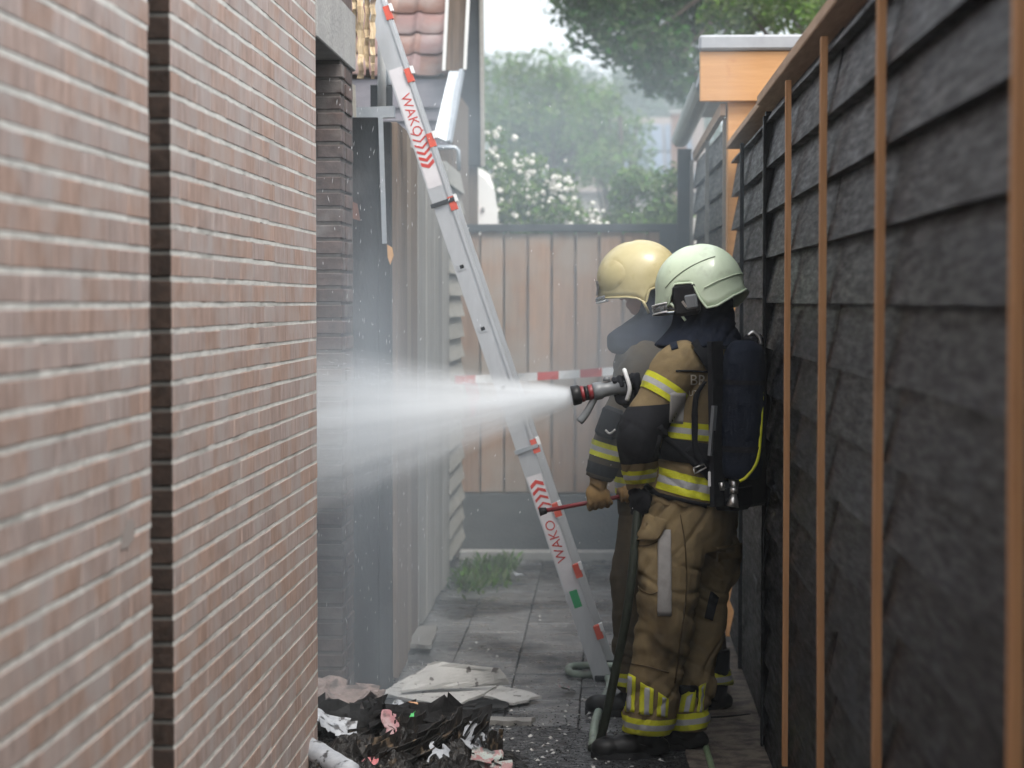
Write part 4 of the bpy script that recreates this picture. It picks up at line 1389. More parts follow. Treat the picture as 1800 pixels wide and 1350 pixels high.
M['visor_dark'] = material('visor_dark', (0.10, 0.08, 0.06), None, 0.2)
M['skin'] = material('skin', (0.40, 0.22, 0.16), (0.34, 0.18, 0.13), 0.5, (20, 20, 20))
M['glove_tan'] = material('glove_tan', (0.27, 0.17, 0.07), (0.18, 0.11, 0.05), 0.8, (18, 18, 18), bump=0.3, spec=0.15)
M['rubber'] = material('rubber', (0.014, 0.014, 0.015), (0.009, 0.009, 0.010), 0.45, (18, 18, 18), rough_var=0.15, spec=0.2)
M['steel'] = material('steel', (0.55, 0.54, 0.52), (0.40, 0.39, 0.37), 0.3, (20, 20, 20), metal=0.9)
M['letter'] = material('letter', (0.62, 0.58, 0.48), (0.52, 0.48, 0.40), 0.6)
M['hose_dark'] = material('hose_dark', (0.030, 0.038, 0.028), (0.018, 0.022, 0.017), 0.5, (30, 30, 30), spec=0.2)
M['hose_pale'] = material('hose_pale', (0.30, 0.36, 0.30), (0.22, 0.28, 0.23), 0.5, (20, 20, 20), c3=(0.12, 0.13, 0.11), c3_scale=8, c3_range=(0.5, 0.7))
M['hose_green'] = material('hose_green', (0.20, 0.28, 0.16), (0.14, 0.20, 0.11), 0.5, (20, 20, 20))
M['grey_plastic'] = material('grey_plastic', (0.16, 0.17, 0.18), (0.12, 0.13, 0.14), 0.4)
M['dark_red'] = material('dark_red', (0.21, 0.016, 0.022), (0.15, 0.012, 0.016), 0.45)

def organic(fill, voxel=0.009, smooth=5, disp=None):
    bm = BM()
    fill(bm)
    bmesh.ops.recalc_face_normals(bm, faces=bm.faces)
    me = bpy.data.meshes.new('temp'); bm.to_mesh(me); bm.free()
    o = bpy.data.objects.new('temp', me); C.objects.link(o)
    r = o.modifiers.new('r', 'REMESH'); r.mode = 'VOXEL'; r.voxel_size = voxel
    s = o.modifiers.new('s', 'SMOOTH'); s.iterations = smooth; s.factor = 0.5
    dg = bpy.context.evaluated_depsgraph_get()
    out = bpy.data.meshes.new_from_object(o.evaluated_get(dg))
    bpy.data.objects.remove(o)
    if disp:
        nr = [v.normal.copy() for v in out.vertices]
        for v, n_ in zip(out.vertices, nr):
            v.co += n_ * disp(v.co)
    out.polygons.foreach_set('use_smooth', [True] * len(out.polygons))
    return out

def limb(bm, pr, seg=14, n=5):
    """pr: list of (point, radius); smooth tube with rounded ends"""
    pts = spline([p for p, r in pr], n)
    rad = []
    for i in range(len(pr) - 1):
        for k in range(n):
            t = k / n
            t = t * t * (3 - 2 * t)
            rad.append(pr[i][1] * (1 - t) + pr[i + 1][1] * t)
    rad.append(pr[-1][1])
    tube(bm, pts, rad, seg)

def ball(bm, c, r, axes=None):
    R = axes or Matrix.Identity(3)
    g = bmesh.ops.create_uvsphere(bm, u_segments=16, v_segments=10, radius=1)
    for v in g['verts']:
        v.co = Vector(c) + R @ Vector((v.co.x * r[0], v.co.y * r[1], v.co.z * r[2]))

def strip_between(me, p0, n0, p1, n1, offset, keep=None):
    """copy of the surface between two planes, lifted off by offset"""
    bm = BM()
    bm.from_mesh(me)
    for p, n_ in ((p0, n0), (p1, n1)):
        bmesh.ops.bisect_plane(bm, geom=bm.verts[:] + bm.edges[:] + bm.faces[:], plane_co=p, plane_no=n_, clear_inner=True)
    if keep:
        bmesh.ops.delete(bm, geom=[f for f in bm.faces if not keep(f.calc_center_median())], context='FACES')
    bm.normal_update()
    nr = {v: v.normal.copy() for v in bm.verts}
    for v in bm.verts:
        v.co += nr[v] * offset
    return bm

def band(me, centre, axis, width, parent, mats=('hivis', 'silver', 'hivis'), keep=None, off=0.004, names='reflective_band'):
    axis = axis.normalized()
    k = len(mats)
    for i, mt in enumerate(mats):
        a = centre + axis * (-width / 2 + width * i / k)
        c = centre + axis * (-width / 2 + width * (i + 1) / k)
        bm = strip_between(me, a, axis, c, -axis, off, keep)
        if len(bm.faces):
            build(names if mt != 'silver' else 'silver_stripe', bm, M[mt], parent, True, False)
        else:
            bm.free()

def bvh_of(*mes):
    V, P = [], []
    for me in mes:
        o = len(V)
        V += [v.co.copy() for v in me.vertices]
        P += [[i + o for i in p.vertices] for p in me.polygons]
    return BVHTree.FromPolygons(V, P)

def cast(bvh, x, y, Y0, off):
    p = at(x, y, Y0)
    d = (p - Vector((0, 0, CAM_Z))).normalized()
    loc, nrm, _, _ = bvh.ray_cast(p, d, 3)
    if loc is None:
        return None
    if nrm.dot(d) > 0:
        nrm = -nrm
    return loc + nrm * off

def patch(name, bvh, corners, mat, parent, Y0=7.0, off=0.005, nu=8, nv=8):
    """cloth patch sewn on the garment; corners in picture order"""
    (ax, ay), (bx, by), (cx, cy), (dx, dy) = corners
    bm = BM()
    g = []
    for i in range(nu + 1):
        row = []
        for j in range(nv + 1):
            s, t = i / nu, j / nv
            x = (ax * (1 - s) + bx * s) * (1 - t) + (dx * (1 - s) + cx * s) * t
            y = (ay * (1 - s) + by * s) * (1 - t) + (dy * (1 - s) + cy * s) * t
            p = cast(bvh, x, y, Y0, off)
            row.append(bm.verts.new(p) if p else None)
        g.append(row)
    for i in range(nu):
        for j in range(nv):
            q = (g[i][j], g[i + 1][j], g[i + 1][j + 1], g[i][j + 1])
            if all(q) and max((q[k].co - q[(k + 1) % 4].co).length for k in range(4)) < 0.08:
                bm.faces.new(q)
    o = build(name, bm, mat, parent, True, False)
    md = o.modifiers.new('thickness', 'SOLIDIFY'); md.thickness = 0.003; md.offset = 0
    return o

def ribbon(name, bvh, pts, w, mat, parent, Y0=7.0, off=0.009, n=6):
    """webbing strap laid over the garment; pts and width in picture pixels"""
    P = spline([Vector((x, y, 0)) for x, y in pts], n)
    bm = BM()
    rows = []
    for i, p in enumerate(P):
        d = (P[min(i + 1, len(P) - 1)] - P[max(i - 1, 0)]).normalized()
        q = Vector((-d.y, d.x, 0)) * (w / 2)
        r = [cast(bvh, p.x + q.x * s, p.y + q.y * s, Y0, off) for s in (-1, 0, 1)]
        rows.append([bm.verts.new(v) if v else None for v in r])
    for i in range(len(rows) - 1):
        for k in range(2):
            f = (rows[i][k], rows[i][k + 1], rows[i + 1][k + 1], rows[i + 1][k])
            if all(f) and max((f[a].co - f[(a + 1) % 4].co).length for a in range(4)) < 0.09:
                bm.faces.new(f)
    for v in list(bm.verts):
        if not v.link_faces:
            bm.verts.remove(v)
    o = build(name, bm, mat, parent, True, False)
    md = o.modifiers.new('thickness', 'SOLIDIFY'); md.thickness = 0.005; md.offset = 0
    return o

def cloth_fold(seed, amp=0.010, fine=0.003, zf=9.0):
    """soft drape, plus narrow creases that run round the limbs and slant across them"""
    def f(p):
        q = Vector((p.x * 4.0 + seed, p.y * 4.0, p.z * zf * .45 + p.x * 3))
        a = noise.noise(q)
        wx = 0.06 * noise.noise(p * 4 + Vector((seed, 0, 0)))
        n1 = noise.noise(Vector((p.x * 2.2 + seed, p.y * 2.2, (p.z + wx) * 15 + p.x * 7)))
        n2 = noise.noise(Vector((p.x * 3.0 + 9, p.y * 3.0 + seed, (p.z - wx) * 11 - p.x * 12)))
        c1 = max(0.0, 1 - 4.5 * abs(n1))
        c2 = max(0.0, 1 - 5.0 * abs(n2))
        m1 = max(0.0, 0.35 + 1.3 * noise.noise(p * 2.6 + Vector((0, seed, 3))))
        m2 = max(0.0, 0.25 + 1.3 * noise.noise(p * 2.3 + Vector((5, seed, 8))))
        return amp * (0.55 * a - 0.75 * c1 * m1 - 0.9 * c2 * m2 + 0.45 * n1 * m1 + 0.1) + fine * 0.5 * noise.noise(p * 38)
    return f

def head_frame(yaw, pitch):
    """columns: forward, left, up. yaw 0 looks to -X; positive turns away from the camera; pitch > 0 looks down"""
    fw = Vector((-math.cos(yaw), math.sin(yaw), 0))
    lf = Vector((-math.sin(yaw), -math.cos(yaw), 0))
    up = Vector((0, 0, 1))
    fw2 = fw * math.cos(pitch) - up * math.sin(pitch)
    up2 = up * math.cos(pitch) + fw * math.sin(pitch)
    return Matrix((fw2, lf, up2)).transposed()

def helmet(person, c, R, shell_mat, style):
    a, b_, h = 0.168, 0.128, 0.150
    def lower(az):
        d = abs(math.degrees(az))
        tbl = [(0, -.050), (40, -.052), (58, -.062), (64, -.030), (74, .012), (98, .006), (104, -.050), (112, -.092), (126, -.090), (150, -.062), (180, -.042)] if style == 1 else \
              [(0, -.050), (40, -.056), (70, -.070), (84, -.082), (96, -.110), (104, -.060), (150, -.040), (180, -.035)]
        for (d0, z0), (d1, z1) in zip(tbl, tbl[1:]):
            if d <= d1:
                return z0 + (z1 - z0) * (d - d0) / (d1 - d0)
        return tbl[-1][1]
    nu, nv = 72, 16
    bm = BM()
    g = []
    def pt(az, t):
        z0 = lower(az)
        z = z0 + (h - z0) * (1 - (1 - t) ** 1.9)
        e = max(0.0, 1 - (max(z, -0.02 * 0) / h) ** 2) ** 0.5 if z > 0 else 1.0
        k = 1.0
        if z < 0:
            k = 1 + z * 0.35                                   # tucks in slightly below the widest line
        back = max(0.0, -math.cos(az))
        flare = 0.014 * back ** 2 * max(0.0, 1 - (z - z0) / 0.035) ** 2
        brow = 0.016 * max(0.0, math.cos(az)) ** 3 * max(0.0, 1 - (z - z0) / 0.05)
        crest = 0.006 * max(0.0, 1 - abs(math.sin(az)) / 0.12) * (1 if z > 0.02 else 0)
        return Vector(((a * e * k + flare + brow + crest * 0.4) * math.cos(az), (b_ * e * k + flare) * math.sin(az), z + crest * 0.5))
    for i in range(nu):
        az = -math.pi + 2 * math.pi * i / nu
        g.append([bm.verts.new(Vector(c) + R @ pt(az, t / nv)) for t in range(nv)])
    top = bm.verts.new(Vector(c) + R @ Vector((0, 0, h)))
    for i in range(nu):
        j = (i + 1) % nu
        for t in range(nv - 1):
            bm.faces.new((g[i][t], g[j][t], g[j][t + 1], g[i][t + 1]))
        bm.faces.new((g[i][-1], g[j][-1], top))
    sh = build('helmet', bm, shell_mat, person, True)
    md = sh.modifiers.new('thickness', 'SOLIDIFY'); md.thickness = 0.006; md.offset = -1
    # rolled rim
    rim = [Vector(c) + R @ pt(-math.pi + 2 * math.pi * i / 144, 0.0) for i in range(145)]
    bm = BM(); tube(bm, rim, 0.0042, 6, False); build('rim', bm, shell_mat, sh, True)
    def on(az, z, off=0.0):
        e = max(0.0, 1 - (max(z, 0) / h) ** 2) ** 0.5
        return Vector(c) + R @ Vector(((a * e + off) * math.cos(az), (b_ * e + off) * math.sin(az), z))
    for sgn in (1, -1):
        if style == 1:
            pth = [on(sgn * math.radians(d), z, 0.001) for d, z in ((58, .005), (75, .035), (95, .062), (120, .082), (140, .090))]
            bm = BM(); tube(bm, spline(pth, 6), 0.0022, 5); build('seam', bm, M['seam'], sh, True)
            pth = [on(sgn * math.radians(d), z, 0.004) for d, z in ((112, -.02), (130, -.002), (155, .012), (178, .018))]
            bm = BM(); tube(bm, spline(pth, 6), 0.0025, 6); build('ridge', bm, shell_mat, sh, True)
            # ear module
            ax = R.copy()
            cen = Vector(c) + R @ Vector((0.012, sgn * 0.116, -0.048))
            bm = BM()
            box(bm, cen.x - .050, cen.x + .050, cen.y - .016, cen.y + .016, cen.z - .060, cen.z + .058, R, cen, .012)
            em = build('ear_module', bm, M['black'], sh)
            bm = BM()
            c2 = Vector(c) + R @ Vector((-.012, sgn * .134, -.062))
            box(bm, c2.x - .024, c2.x + .024, c2.y - .008, c2.y + .008, c2.z - .026, c2.z + .026, R, c2, .006); build('ear_knob', bm, M['grey_plastic'], sh)
            c3 = Vector(c) + R @ Vector((.012, sgn * .143, -.066))
            bm = BM(); box(bm, c3.x - .004, c3.x + .004, c3.y - .003, c3.y + .003, c3.z - .014, c3.z + .012, R @ Matrix.Rotation(.5, 3, 'Y'), c3); build('clip', bm, M['steel'], sh)
            pth = [on(sgn * math.radians(64), -.055, .002), Vector(c) + R @ Vector((.052, sgn * .113, -.085)), Vector(c) + R @ Vector((.030, sgn * .108, -.125))]
            bm = BM(); tube(bm, spline(pth, 4), 0.005, 6); build('chin_strap', bm, shell_mat, sh, True)
        else:
            # raised oval on the side and strap
            pth = []
            bm = BM()
            gg = []
            for i in range(13):
                row = []
                for j in range(9):
                    u, v = i / 12 * 2 - 1, j / 8 * 2 - 1
                    d = math.radians(42 + 34 * u * math.sqrt(max(0, 1 - v * v * .5)))
                    z = .032 + .062 * v * math.sqrt(max(0, 1 - u * u * .5))
                    row.append(bm.verts.new(on(sgn * d, z, .006 * (1 - max(u * u, v * v)) ** .5 + .0005)))
                gg.append(row)
            for i in range(12):
                for j in range(8):
                    bm.faces.new((gg[i][j], gg[i + 1][j], gg[i + 1][j + 1], gg[i][j + 1]))
            build('side_bulge', bm, shell_mat, sh, True)
            pth = [on(sgn * math.radians(92), -.10, .002), Vector(c) + R @ Vector((-.018, sgn * .10, -.15))]
            bm = BM(); tube(bm, pth, 0.006, 6); build('chin_strap', bm, shell_mat, sh, True)
    # visor
    bm = BM()
    g = []
    A = 62 if style == 1 else 40
    z0, z1 = (-.050, -.082) if style == 1 else (-.044, -.066)
    for i in range(25):
        az = math.radians(-A + 2 * A * i / 24)
        row = []
        for z, o_ in ((z0, .020), ((z0 + z1) / 2, .024), (z1, .022)):
            row.append(bm.verts.new(Vector(c) + R @ Vector(((a + o_) * math.cos(az), (b_ + o_ * .5) * math.sin(az), z))))
        g.append(row)
    for i in range(24):
        for j in range(2):
            bm.faces.new((g[i][j], g[i + 1][j], g[i + 1][j + 1], g[i][j + 1]))
    vo = build('visor', bm, M['visor'], sh, True)
    md = vo.modifiers.new('thickness', 'SOLIDIFY'); md.thickness = 0.003
    for j in ((0, 2) if style == 1 else (2,)):
        bm = BM()
        tube(bm, [Vector(c) + R @ Vector(((a + (.020 if j == 0 else .022)) * math.cos(math.radians(-A + 2 * A * i / 24)), (b_ + .0105) * math.sin(math.radians(-A + 2 * A * i / 24)), z0 if j == 0 else z1)) for i in range(25)], .0032, 6)
        build('visor_rim', bm, M['white'], sh, True)
    if style == 2:
        bm = BM()
        g = []
        for i in range(9):
            az = math.radians(-24 + 48 * i / 8)
            g.append([bm.verts.new(on(az, z, .004 + (.014 if z < -.01 else .004))) for z in (-.036, -.01, .02, .036 - .010 * abs(i - 4))])
        for i in range(8):
            for j in range(3):
                bm.faces.new((g[i][j], g[i + 1][j], g[i + 1][j + 1], g[i][j + 1]))
        build('front_plate', bm, M['visor_dark'], sh, True)
    return sh

def head_fill(c, R):
    def f(bm):
        P = lambda x, y, z: Vector(c) + R @ Vector((x, y, z))
        ball(bm, P(-.01, 0, .02), (.098, .078, .105), R)
        ball(bm, P(.025, 0, -.055), (.066, .060, .075), R)
        ball(bm, P(.055, 0, -.108), (.030, .036, .024), R)        # chin
        ball(bm, P(.078, 0, .006), (.024, .052, .016), R)          # brow
        limb(bm, [(P(.090, 0, -.010), .010), (P(.108, 0, -.040), .013), (P(.098, 0, -.052), .014)], 10, 3)
        ball(bm, P(.086, 0, -.078), (.012, .024, .007), R)         # upper lip
        ball(bm, P(.083, 0, -.090), (.012, .022, .008), R)         # lower lip
        for s in (-1, 1):
            ball(bm, P(-.010, s * .078, -.03), (.022, .012, .034), R)
            ball(bm, P(.060, s * .045, -.040), (.026, .022, .022), R)
        limb(bm, [(P(-.02, 0, -.06), .058), (P(-.03, 0, -.22), .062)], 14, 3)
    return f

def glove(name, c, axis, back, wrist, r, mat, parent, cuff_mat, cuff_len=.05):
    """hand closed round a bar: c on the bar's axis, `back` points from the bar to the back of the hand, wrist = wrist point"""
    axis = axis.normalized()
    back = (back - axis * back.dot(axis)).normalized()
    third = axis.cross(back)
    toward = (Vector(wrist) - Vector(c)).normalized()
    sgn = 1 if third.dot(toward) > 0 else -1
    side = third * sgn                                         # from the bar towards the wrist
    c = Vector(c)
    def fill(bm):
        palm = c + back * (r + .016) + side * .022
        ball(bm, palm, (.047, .020, .044), Matrix((axis, back, side)).transposed())
        for k, (o_, ln) in enumerate(((.036, 1.0), (.012, 1.08), (-.012, 1.03), (-.034, .86))):
            pts = []
            for q in range(6):
                an = math.radians(15 - 47 * q * ln)
                rr = r + .011
                pts.append((c + axis * o_ * 1.05 + (back * math.cos(an) + side * math.sin(an)) * (rr + .004 * (1 if q in (1, 3) else 0)), (.0125 - .0006 * q) * (1.0 if k < 3 else .9)))
            limb(bm, pts, 9, 3)
        tp = []
        for q in range(5):
            an = math.radians(48 + 44 * q)
            tp.append((c + axis * (.040 + .004 * q) + (back * math.cos(an) + side * math.sin(an)) * (r + .013), .0145 - .0008 * q))
        limb(bm, [(palm + axis * .02, .018)] + tp, 9, 3)
        w = Vector(wrist)
        limb(bm, [(palm + side * .02, .034), (palm.lerp(w, .6), .035), (w + (w - palm).normalized() * .02, .042)], 12, 4)
    me = organic(fill, .0042, 2)
    return link(name, me, mat, parent, True)

def boot(person, ankle, fwd, name='boot'):
    fwd = Vector((fwd.x, fwd.y, 0)).normalized()
    lat = Vector((-fwd.y, fwd.x, 0))
    a = Vector((ankle.x, ankle.y, 0))
    R = Matrix((fwd, lat, Vector((0, 0, 1)))).transposed()
    def fill(bm):
        limb(bm, [(a + Vector((0, 0, .26)), .070), (a + Vector((0, 0, .12)), .062), (a + fwd * .01 + Vector((0, 0, .06)), .058)], 14, 4)
        ball(bm, a - fwd * .02 + Vector((0, 0, .045)), (.065, .047, .045), R)
        ball(bm, a + fwd * .08 + Vector((0, 0, .045)), (.085, .046, .046), R)
        ball(bm, a + fwd * .15 + Vector((0, 0, .042)), (.062, .050, .042), R)
    me = organic(fill, .007, 3)
    for v in me.vertices:
        v.co.z = max(v.co.z, .022)
    o = link(name, me, M['rubber'], person, True)
    bm = BM()
    ring = []
    for zz in (.001, .030):
        row = []
        for k in range(28):
            an = 2 * math.pi * k / 28
            L_ = .150 if math.cos(an) > 0 else .100
            w = .052 if math.cos(an) > 0 else .045
            row.append(bm.verts.new(a + fwd * (.06 + L_ * math.cos(an)) + lat * (w * math.sin(an)) + Vector((0, 0, zz))))
        ring.append(row)
    for k in range(28):
        j = (k + 1) % 28
        bm.faces.new((ring[0][k], ring[0][j], ring[1][j], ring[1][k]))
    bm.faces.new(ring[0][::-1]); bm.faces.new(ring[1])
    build('sole', bm, M['black'], o)
    return o

def ellipse_loft(bm, lst, fw, lf):
    """lst: (centre, half width sideways, half depth)"""
    rings(bm, [(Vector(c), lf * w, fw * d) for c, w, d in lst], 28)

# ------------------------------------------------------------------ first firefighter
Y1 = 7.80
pn = thing('person', 'firefighter in a pale green helmet and tan suit, seen from behind with an air cylinder', 'person', (0.3, Y1, 0), 'firefighters')
A1 = math.radians(35)
fw = Vector((-math.cos(A1), math.sin(A1), 0)); lf = Vector((-math.sin(A1), -math.cos(A1), 0))
hc1 = at(1229, 502, Y1 - .01)
R1 = head_frame(math.radians(24), math.radians(9))
sh_l, el_l, wr_l = at(1190, 648, 7.64), at(1120, 772, 7.60), at(1126, 862, 7.70)
sh_r, el_r, wr_r = at(1288, 648, 7.96), at(1215, 775, 8.14), at(1120, 705, 8.06)
hip_l, kn_l, an_l = at(1187, 905, 7.71), at(1172, 1078, 7.68), at(1138, 1292, 7.74)
hip_r, kn_r, an_r = at(1248, 905, 7.90), at(1236, 1075, 7.92), at(1208, 1288, 7.88)
neck1 = at(1238, 590, Y1)
# the body inside the clothes
def f(bm):
    head_fill(hc1, R1)(bm)
    limb(bm, [(at(1232, 560, Y1), .060), (neck1, .065), (at(1236, 660, Y1), .095), (at(1226, 760, Y1), .09), (at(1216, 880, Y1), .08)], 14)
    limb(bm, [(at(1238, 625, Y1), .06), (sh_l, .055), (el_l, .036), (wr_l, .026)], 12)
    limb(bm, [(at(1238, 625, Y1), .06), (sh_r, .055), (el_r, .036), (wr_r, .026)], 12)
    limb(bm, [(at(1216, 870, Y1), .06), (hip_l, .06), (kn_l, .045), (an_l, .038)], 12)
    limb(bm, [(at(1216, 870, Y1), .06), (hip_r, .06), (kn_r, .045), (an_r, .038)], 12)
link('body', organic(f, .011, 3), M['skin'], pn, True)

# trousers
legL = [(hip_l + Vector((.02, .05, .06)), .120), (hip_l + Vector((-.01, 0, -.10)), .124), (kn_l + Vector((0, 0, .10)), .118), (kn_l, .108), (kn_l.lerp(an_l, .45), .100), (kn_l.lerp(an_l, .8), .094), (an_l + Vector((0, 0, .06)), .093), (an_l + Vector((0, 0, .015)), .088)]
legR = [(hip_r + Vector((-.02, -.03, .06)), .120), (hip_r + Vector((0, 0, -.10)), .118), (kn_r + Vector((0, 0, .10)), .102), (kn_r, .090), (kn_r.lerp(an_r, .45), .082), (kn_r.lerp(an_r, .8), .080), (an_r + Vector((0, 0, .06)), .080), (an_r + Vector((0, 0, .015)), .076)]
def pocketL(bm):
    ball(bm, at(1144, 978, 7.66), (.062, .062, .150))
def pocketR(bm):
    ball(bm, at(1278, 985, 7.93), (.055, .05, .105))
fold_leg = cloth_fold(3.1, .019, .003, 13)
def f(bm):
    ellipse_loft(bm, [(at(1222, 838, Y1), .175, .135), (at(1220, 880, Y1), .190, .150), (at(1218, 925, Y1), .188, .152), (at(1216, 965, Y1), .165, .135)], fw, lf)
    limb(bm, legL, 18); limb(bm, legR, 18)
    pocketL(bm); pocketR(bm)
tro_me = organic(f, .0068, 6, fold_leg)
tro = link('trousers', tro_me, M['cloth_tan'], pn, True)
legL_me = organic(lambda bm: limb(bm, legL, 18), .0085, 6, fold_leg)
legR_me = organic(lambda bm: limb(bm, legR, 18), .0085, 6, fold_leg)
up = Vector((0, 0, 1))
band(legL_me, at(1138, 1270, 7.74), Vector((.05, 0, 1)), .062, tro)
band(legR_me, at(1208, 1262, 7.88), Vector((-.08, 0, 1)), .062, tro)
bvt = bvh_of(tro_me)
bvr = bvh_of(legR_me)
for (x0, x1, yt0, yt1, yb) in ((1100, 1119, 1180, 1190, 1250), (1127, 1150, 1199, 1211, 1255), (1157, 1175, 1216, 1228, 1258)):
    w = x1 - x0
    patch('reflective_strip', bvt, ((x0, yt0), (x1, yt1), (x1 - 3, yb + 2), (x0 - 3, yb)), M['hivis'], tro)
    patch('silver_stripe', bvt, ((x0 + w * .38, yt0 + 8), (x0 + w * .72, yt0 + 10), (x0 + w * .72 - 3, yb), (x0 + w * .38 - 3, yb)), M['silver'], tro, off=.0075)
for (x0, x1, yt0, yt1, yb) in ((1199, 1224, 1222, 1209, 1252), (1229, 1240, 1206, 1200, 1252)):
    w = x1 - x0
    patch('reflective_strip', bvr, ((x0, yt0), (x1, yt1), (x1 - 6, yb), (x0 - 5, yb)), M['hivis'], tro)
    patch('silver_stripe', bvr, ((x0 + w * .35, yt0 + 2), (x0 + w * .7, yt0 - 2), (x0 + w * .7 - 6, yb), (x0 + w * .35 - 5, yb)), M['silver'], tro, off=.0075)
patch('silver_patch', bvt, ((1158, 930), (1180, 932), (1180, 1082), (1156, 1082)), M['silver_dull'], tro, nv=16)
# pocket flaps
for (cs, Yp) in ((((1134, 905), (1172, 914), (1162, 948), (1114, 950)), 7.0),):
    o = patch('pocket_flap', bvt, cs, M['cloth_tan'], tro, off=.014)
patch('pocket_flap', bvt, ((1256, 960), (1300, 955), (1300, 978), (1262, 985)), M['cloth_tan'], tro, off=.01)
patch('knee_patch', bvt, ((1248, 1040), (1262, 1050), (1252, 1090), (1238, 1085)), M['cloth_dark'], tro, off=.006)

# seams and pocket outlines
for pts in (((1196, 905), (1204, 960), (1206, 1040), (1196, 1120), (1186, 1200)), ((1120, 1004), (1122, 1030), (1140, 1044), (1160, 1040)), ((1112, 960), (1140, 958), (1160, 950)), ((1104, 1166), (1140, 1172), (1176, 1182))):
    ribbon('seam', bvt, pts, 1.8, M['cloth_seam'], tro, off=.0015)
# jacket
fold_j = cloth_fold(8.4, .018, .003, 8)
torso = [(at(1238, 592, Y1), .10, .085), (at(1238, 612, Y1), .165, .115), (at(1237, 645, Y1), .205, .135), (at(1235, 690, Y1), .205, .145), (at(1230, 750, Y1), .190, .140), (at(1224, 800, Y1), .186, .142), (at(1219, 845, Y1), .196, .155), (at(1217, 872, Y1), .200, .160), (at(1217, 884, Y1), .198, .158)]
armL = [(sh_l + Vector((.05, .04, .015)), .088), (sh_l, .090), (sh_l.lerp(el_l, .5), .076), (el_l + Vector((.005, 0, .02)), .077), (el_l.lerp(wr_l, .45), .068), (wr_l + Vector((0, 0, .025)), .056), (wr_l + Vector((0, 0, .0)), .052)]
armR = [(sh_r + Vector((-.04, -.03, .015)), .085), (sh_r, .088), (sh_r.lerp(el_r, .5), .072), (el_r, .070), (el_r.lerp(wr_r, .5), .060), (wr_r, .050)]
def f(bm):
    ellipse_loft(bm, torso, fw, lf); limb(bm, armL, 18); limb(bm, armR, 18)
jac_me = organic(f, .0068, 5, fold_j)
jac = link('jacket', jac_me, M['cloth_tan'], pn, True)
tor_me = organic(lambda bm: ellipse_loft(bm, torso, fw, lf), .0085, 5, fold_j)
aL_me = organic(lambda bm: limb(bm, armL, 18), .0085, 5, fold_j)
aR_me = organic(lambda bm: limb(bm, armR, 18), .0085, 5, fold_j)
band(tor_me, at(1205, 846, Y1), Vector((.24, 0, 1)), .078, jac)
band(tor_me, at(1200, 752, Y1), Vector((.10, 0, 1)), .062, jac)
ax_u = sh_l - el_l
band(aL_me, sh_l.lerp(el_l, .32), ax_u + Vector((0, 0, -.03)), .062, jac)
band(aL_me, wr_l + Vector((0, 0, .058)), Vector((-.1, 0, 1)), .050, jac)
band(aL_me, sh_l.lerp(el_l, .93), Vector((-.10, 0, 1)), .205, jac, ('cloth_dark',), off=.003, names='elbow_patch')
band(aR_me, sh_r.lerp(el_r, .5), sh_r - el_r, .062, jac)
bvj = bvh_of(jac_me)
patch('silver_patch', bvj, ((1178, 690), (1204, 690), (1201, 745), (1175, 742)), M['silver_dull'], jac, off=.004)
patch('shoulder_emblem', bvj, ((1126, 627), (1138, 627), (1134, 645), (1122, 645)), M['red'], jac, off=.005, nu=4, nv=4)
patch('shoulder_emblem', bvj, ((1122, 646), (1132, 646), (1126, 656), (1119, 656)), M['orange_scrap'], jac, off=.005, nu=4, nv=4)
ribbon('yoke_seam', bvj, ((1188, 652), (1215, 652), (1250, 654)), 3, M['cloth_dark'], jac, off=.002)
ribbon('shoulder_panel', bvj, ((1150, 600), (1172, 606), (1190, 602)), 22, M['cloth_navy'], jac, off=.004)
ribbon('hem_band', bvj, ((1134, 851), (1160, 869), (1200, 879), (1250, 889)), 7, M['cloth_dark'], jac, off=.006)
def lettering(s, x, y, h, bvh, mat, parent, Y0=7.0):
    me = text_mesh(s, 1.0)
    for v in me.vertices:
        p = cast(bvh, x + v.co.x * h * 1.35, y - v.co.y * h * 1.35, Y0, .004)
        v.co = p if p else at(x, y, Y1)
    return link('lettering', me, mat, parent)
lettering('BR', 1211, 668, 19, bvj, M['letter'], jac)
lettering('UT', 1209, 691, 10, bvj, M['letter'], jac)

# neck guard hanging from the helmet over the collar
def f(bm):
    rr = []
    for (x, y, w, d, k) in ((1232, 505, .098, .112, 0), (1238, 545, .098, .112, 0), (1237, 572, .110, .125, 0), (1233, 592, .150, .150, 0), (1231, 606, .182, .168, 0), (1233, 612, .165, .150, 0)):
        rr.append((at(x, y, Y1), w, d))
    ellipse_loft(bm, rr, fw, lf)
fold_n = cloth_fold(1.7, .012, .002, 16)
ng_me = organic(f, .0085, 4, fold_n)
link('neck_guard', ng_me, M['cloth_navy'], pn, True)
helmet(pn, hc1, R1, M['helmet_green'], 1)
glove('glove', at(1124, 880, 7.71), Vector((.15, 0, -1)), Vector((-.5, -.8, 0)), wr_l, .016, M['cloth_dark'], pn, None)
glove('glove', at(1098, 679, 8.02), at(1105, 678, 8.02) - at(1005, 697, 8.0), Vector((.2, .6, -.6)), wr_r, .022, M['cloth_dark'], pn, None)
bf = Vector((-math.cos(math.radians(20)), math.sin(math.radians(20)) * -.25, 0))
boot(pn, an_l + Vector((.0, 0, 0)), bf)
boot(pn, an_r + Vector((.0, 0, 0)), Vector((-.8, .25, 0)))

# breathing apparatus on the back
ba = bpy.data.objects.new('breathing_apparatus', None)
bk = -fw
pc = at(1252, 745, Y1) + bk * .155
bm = BM()
Rb = Matrix((lf, bk, Vector((0, 0, 1)))).transposed()
box(bm, pc.x - .115, pc.x + .115, pc.y - .016, pc.y + .016, pc.z - .30, pc.z + .27, Rb, pc, .012)
ba = build('back_plate', bm, M['black'], pn)
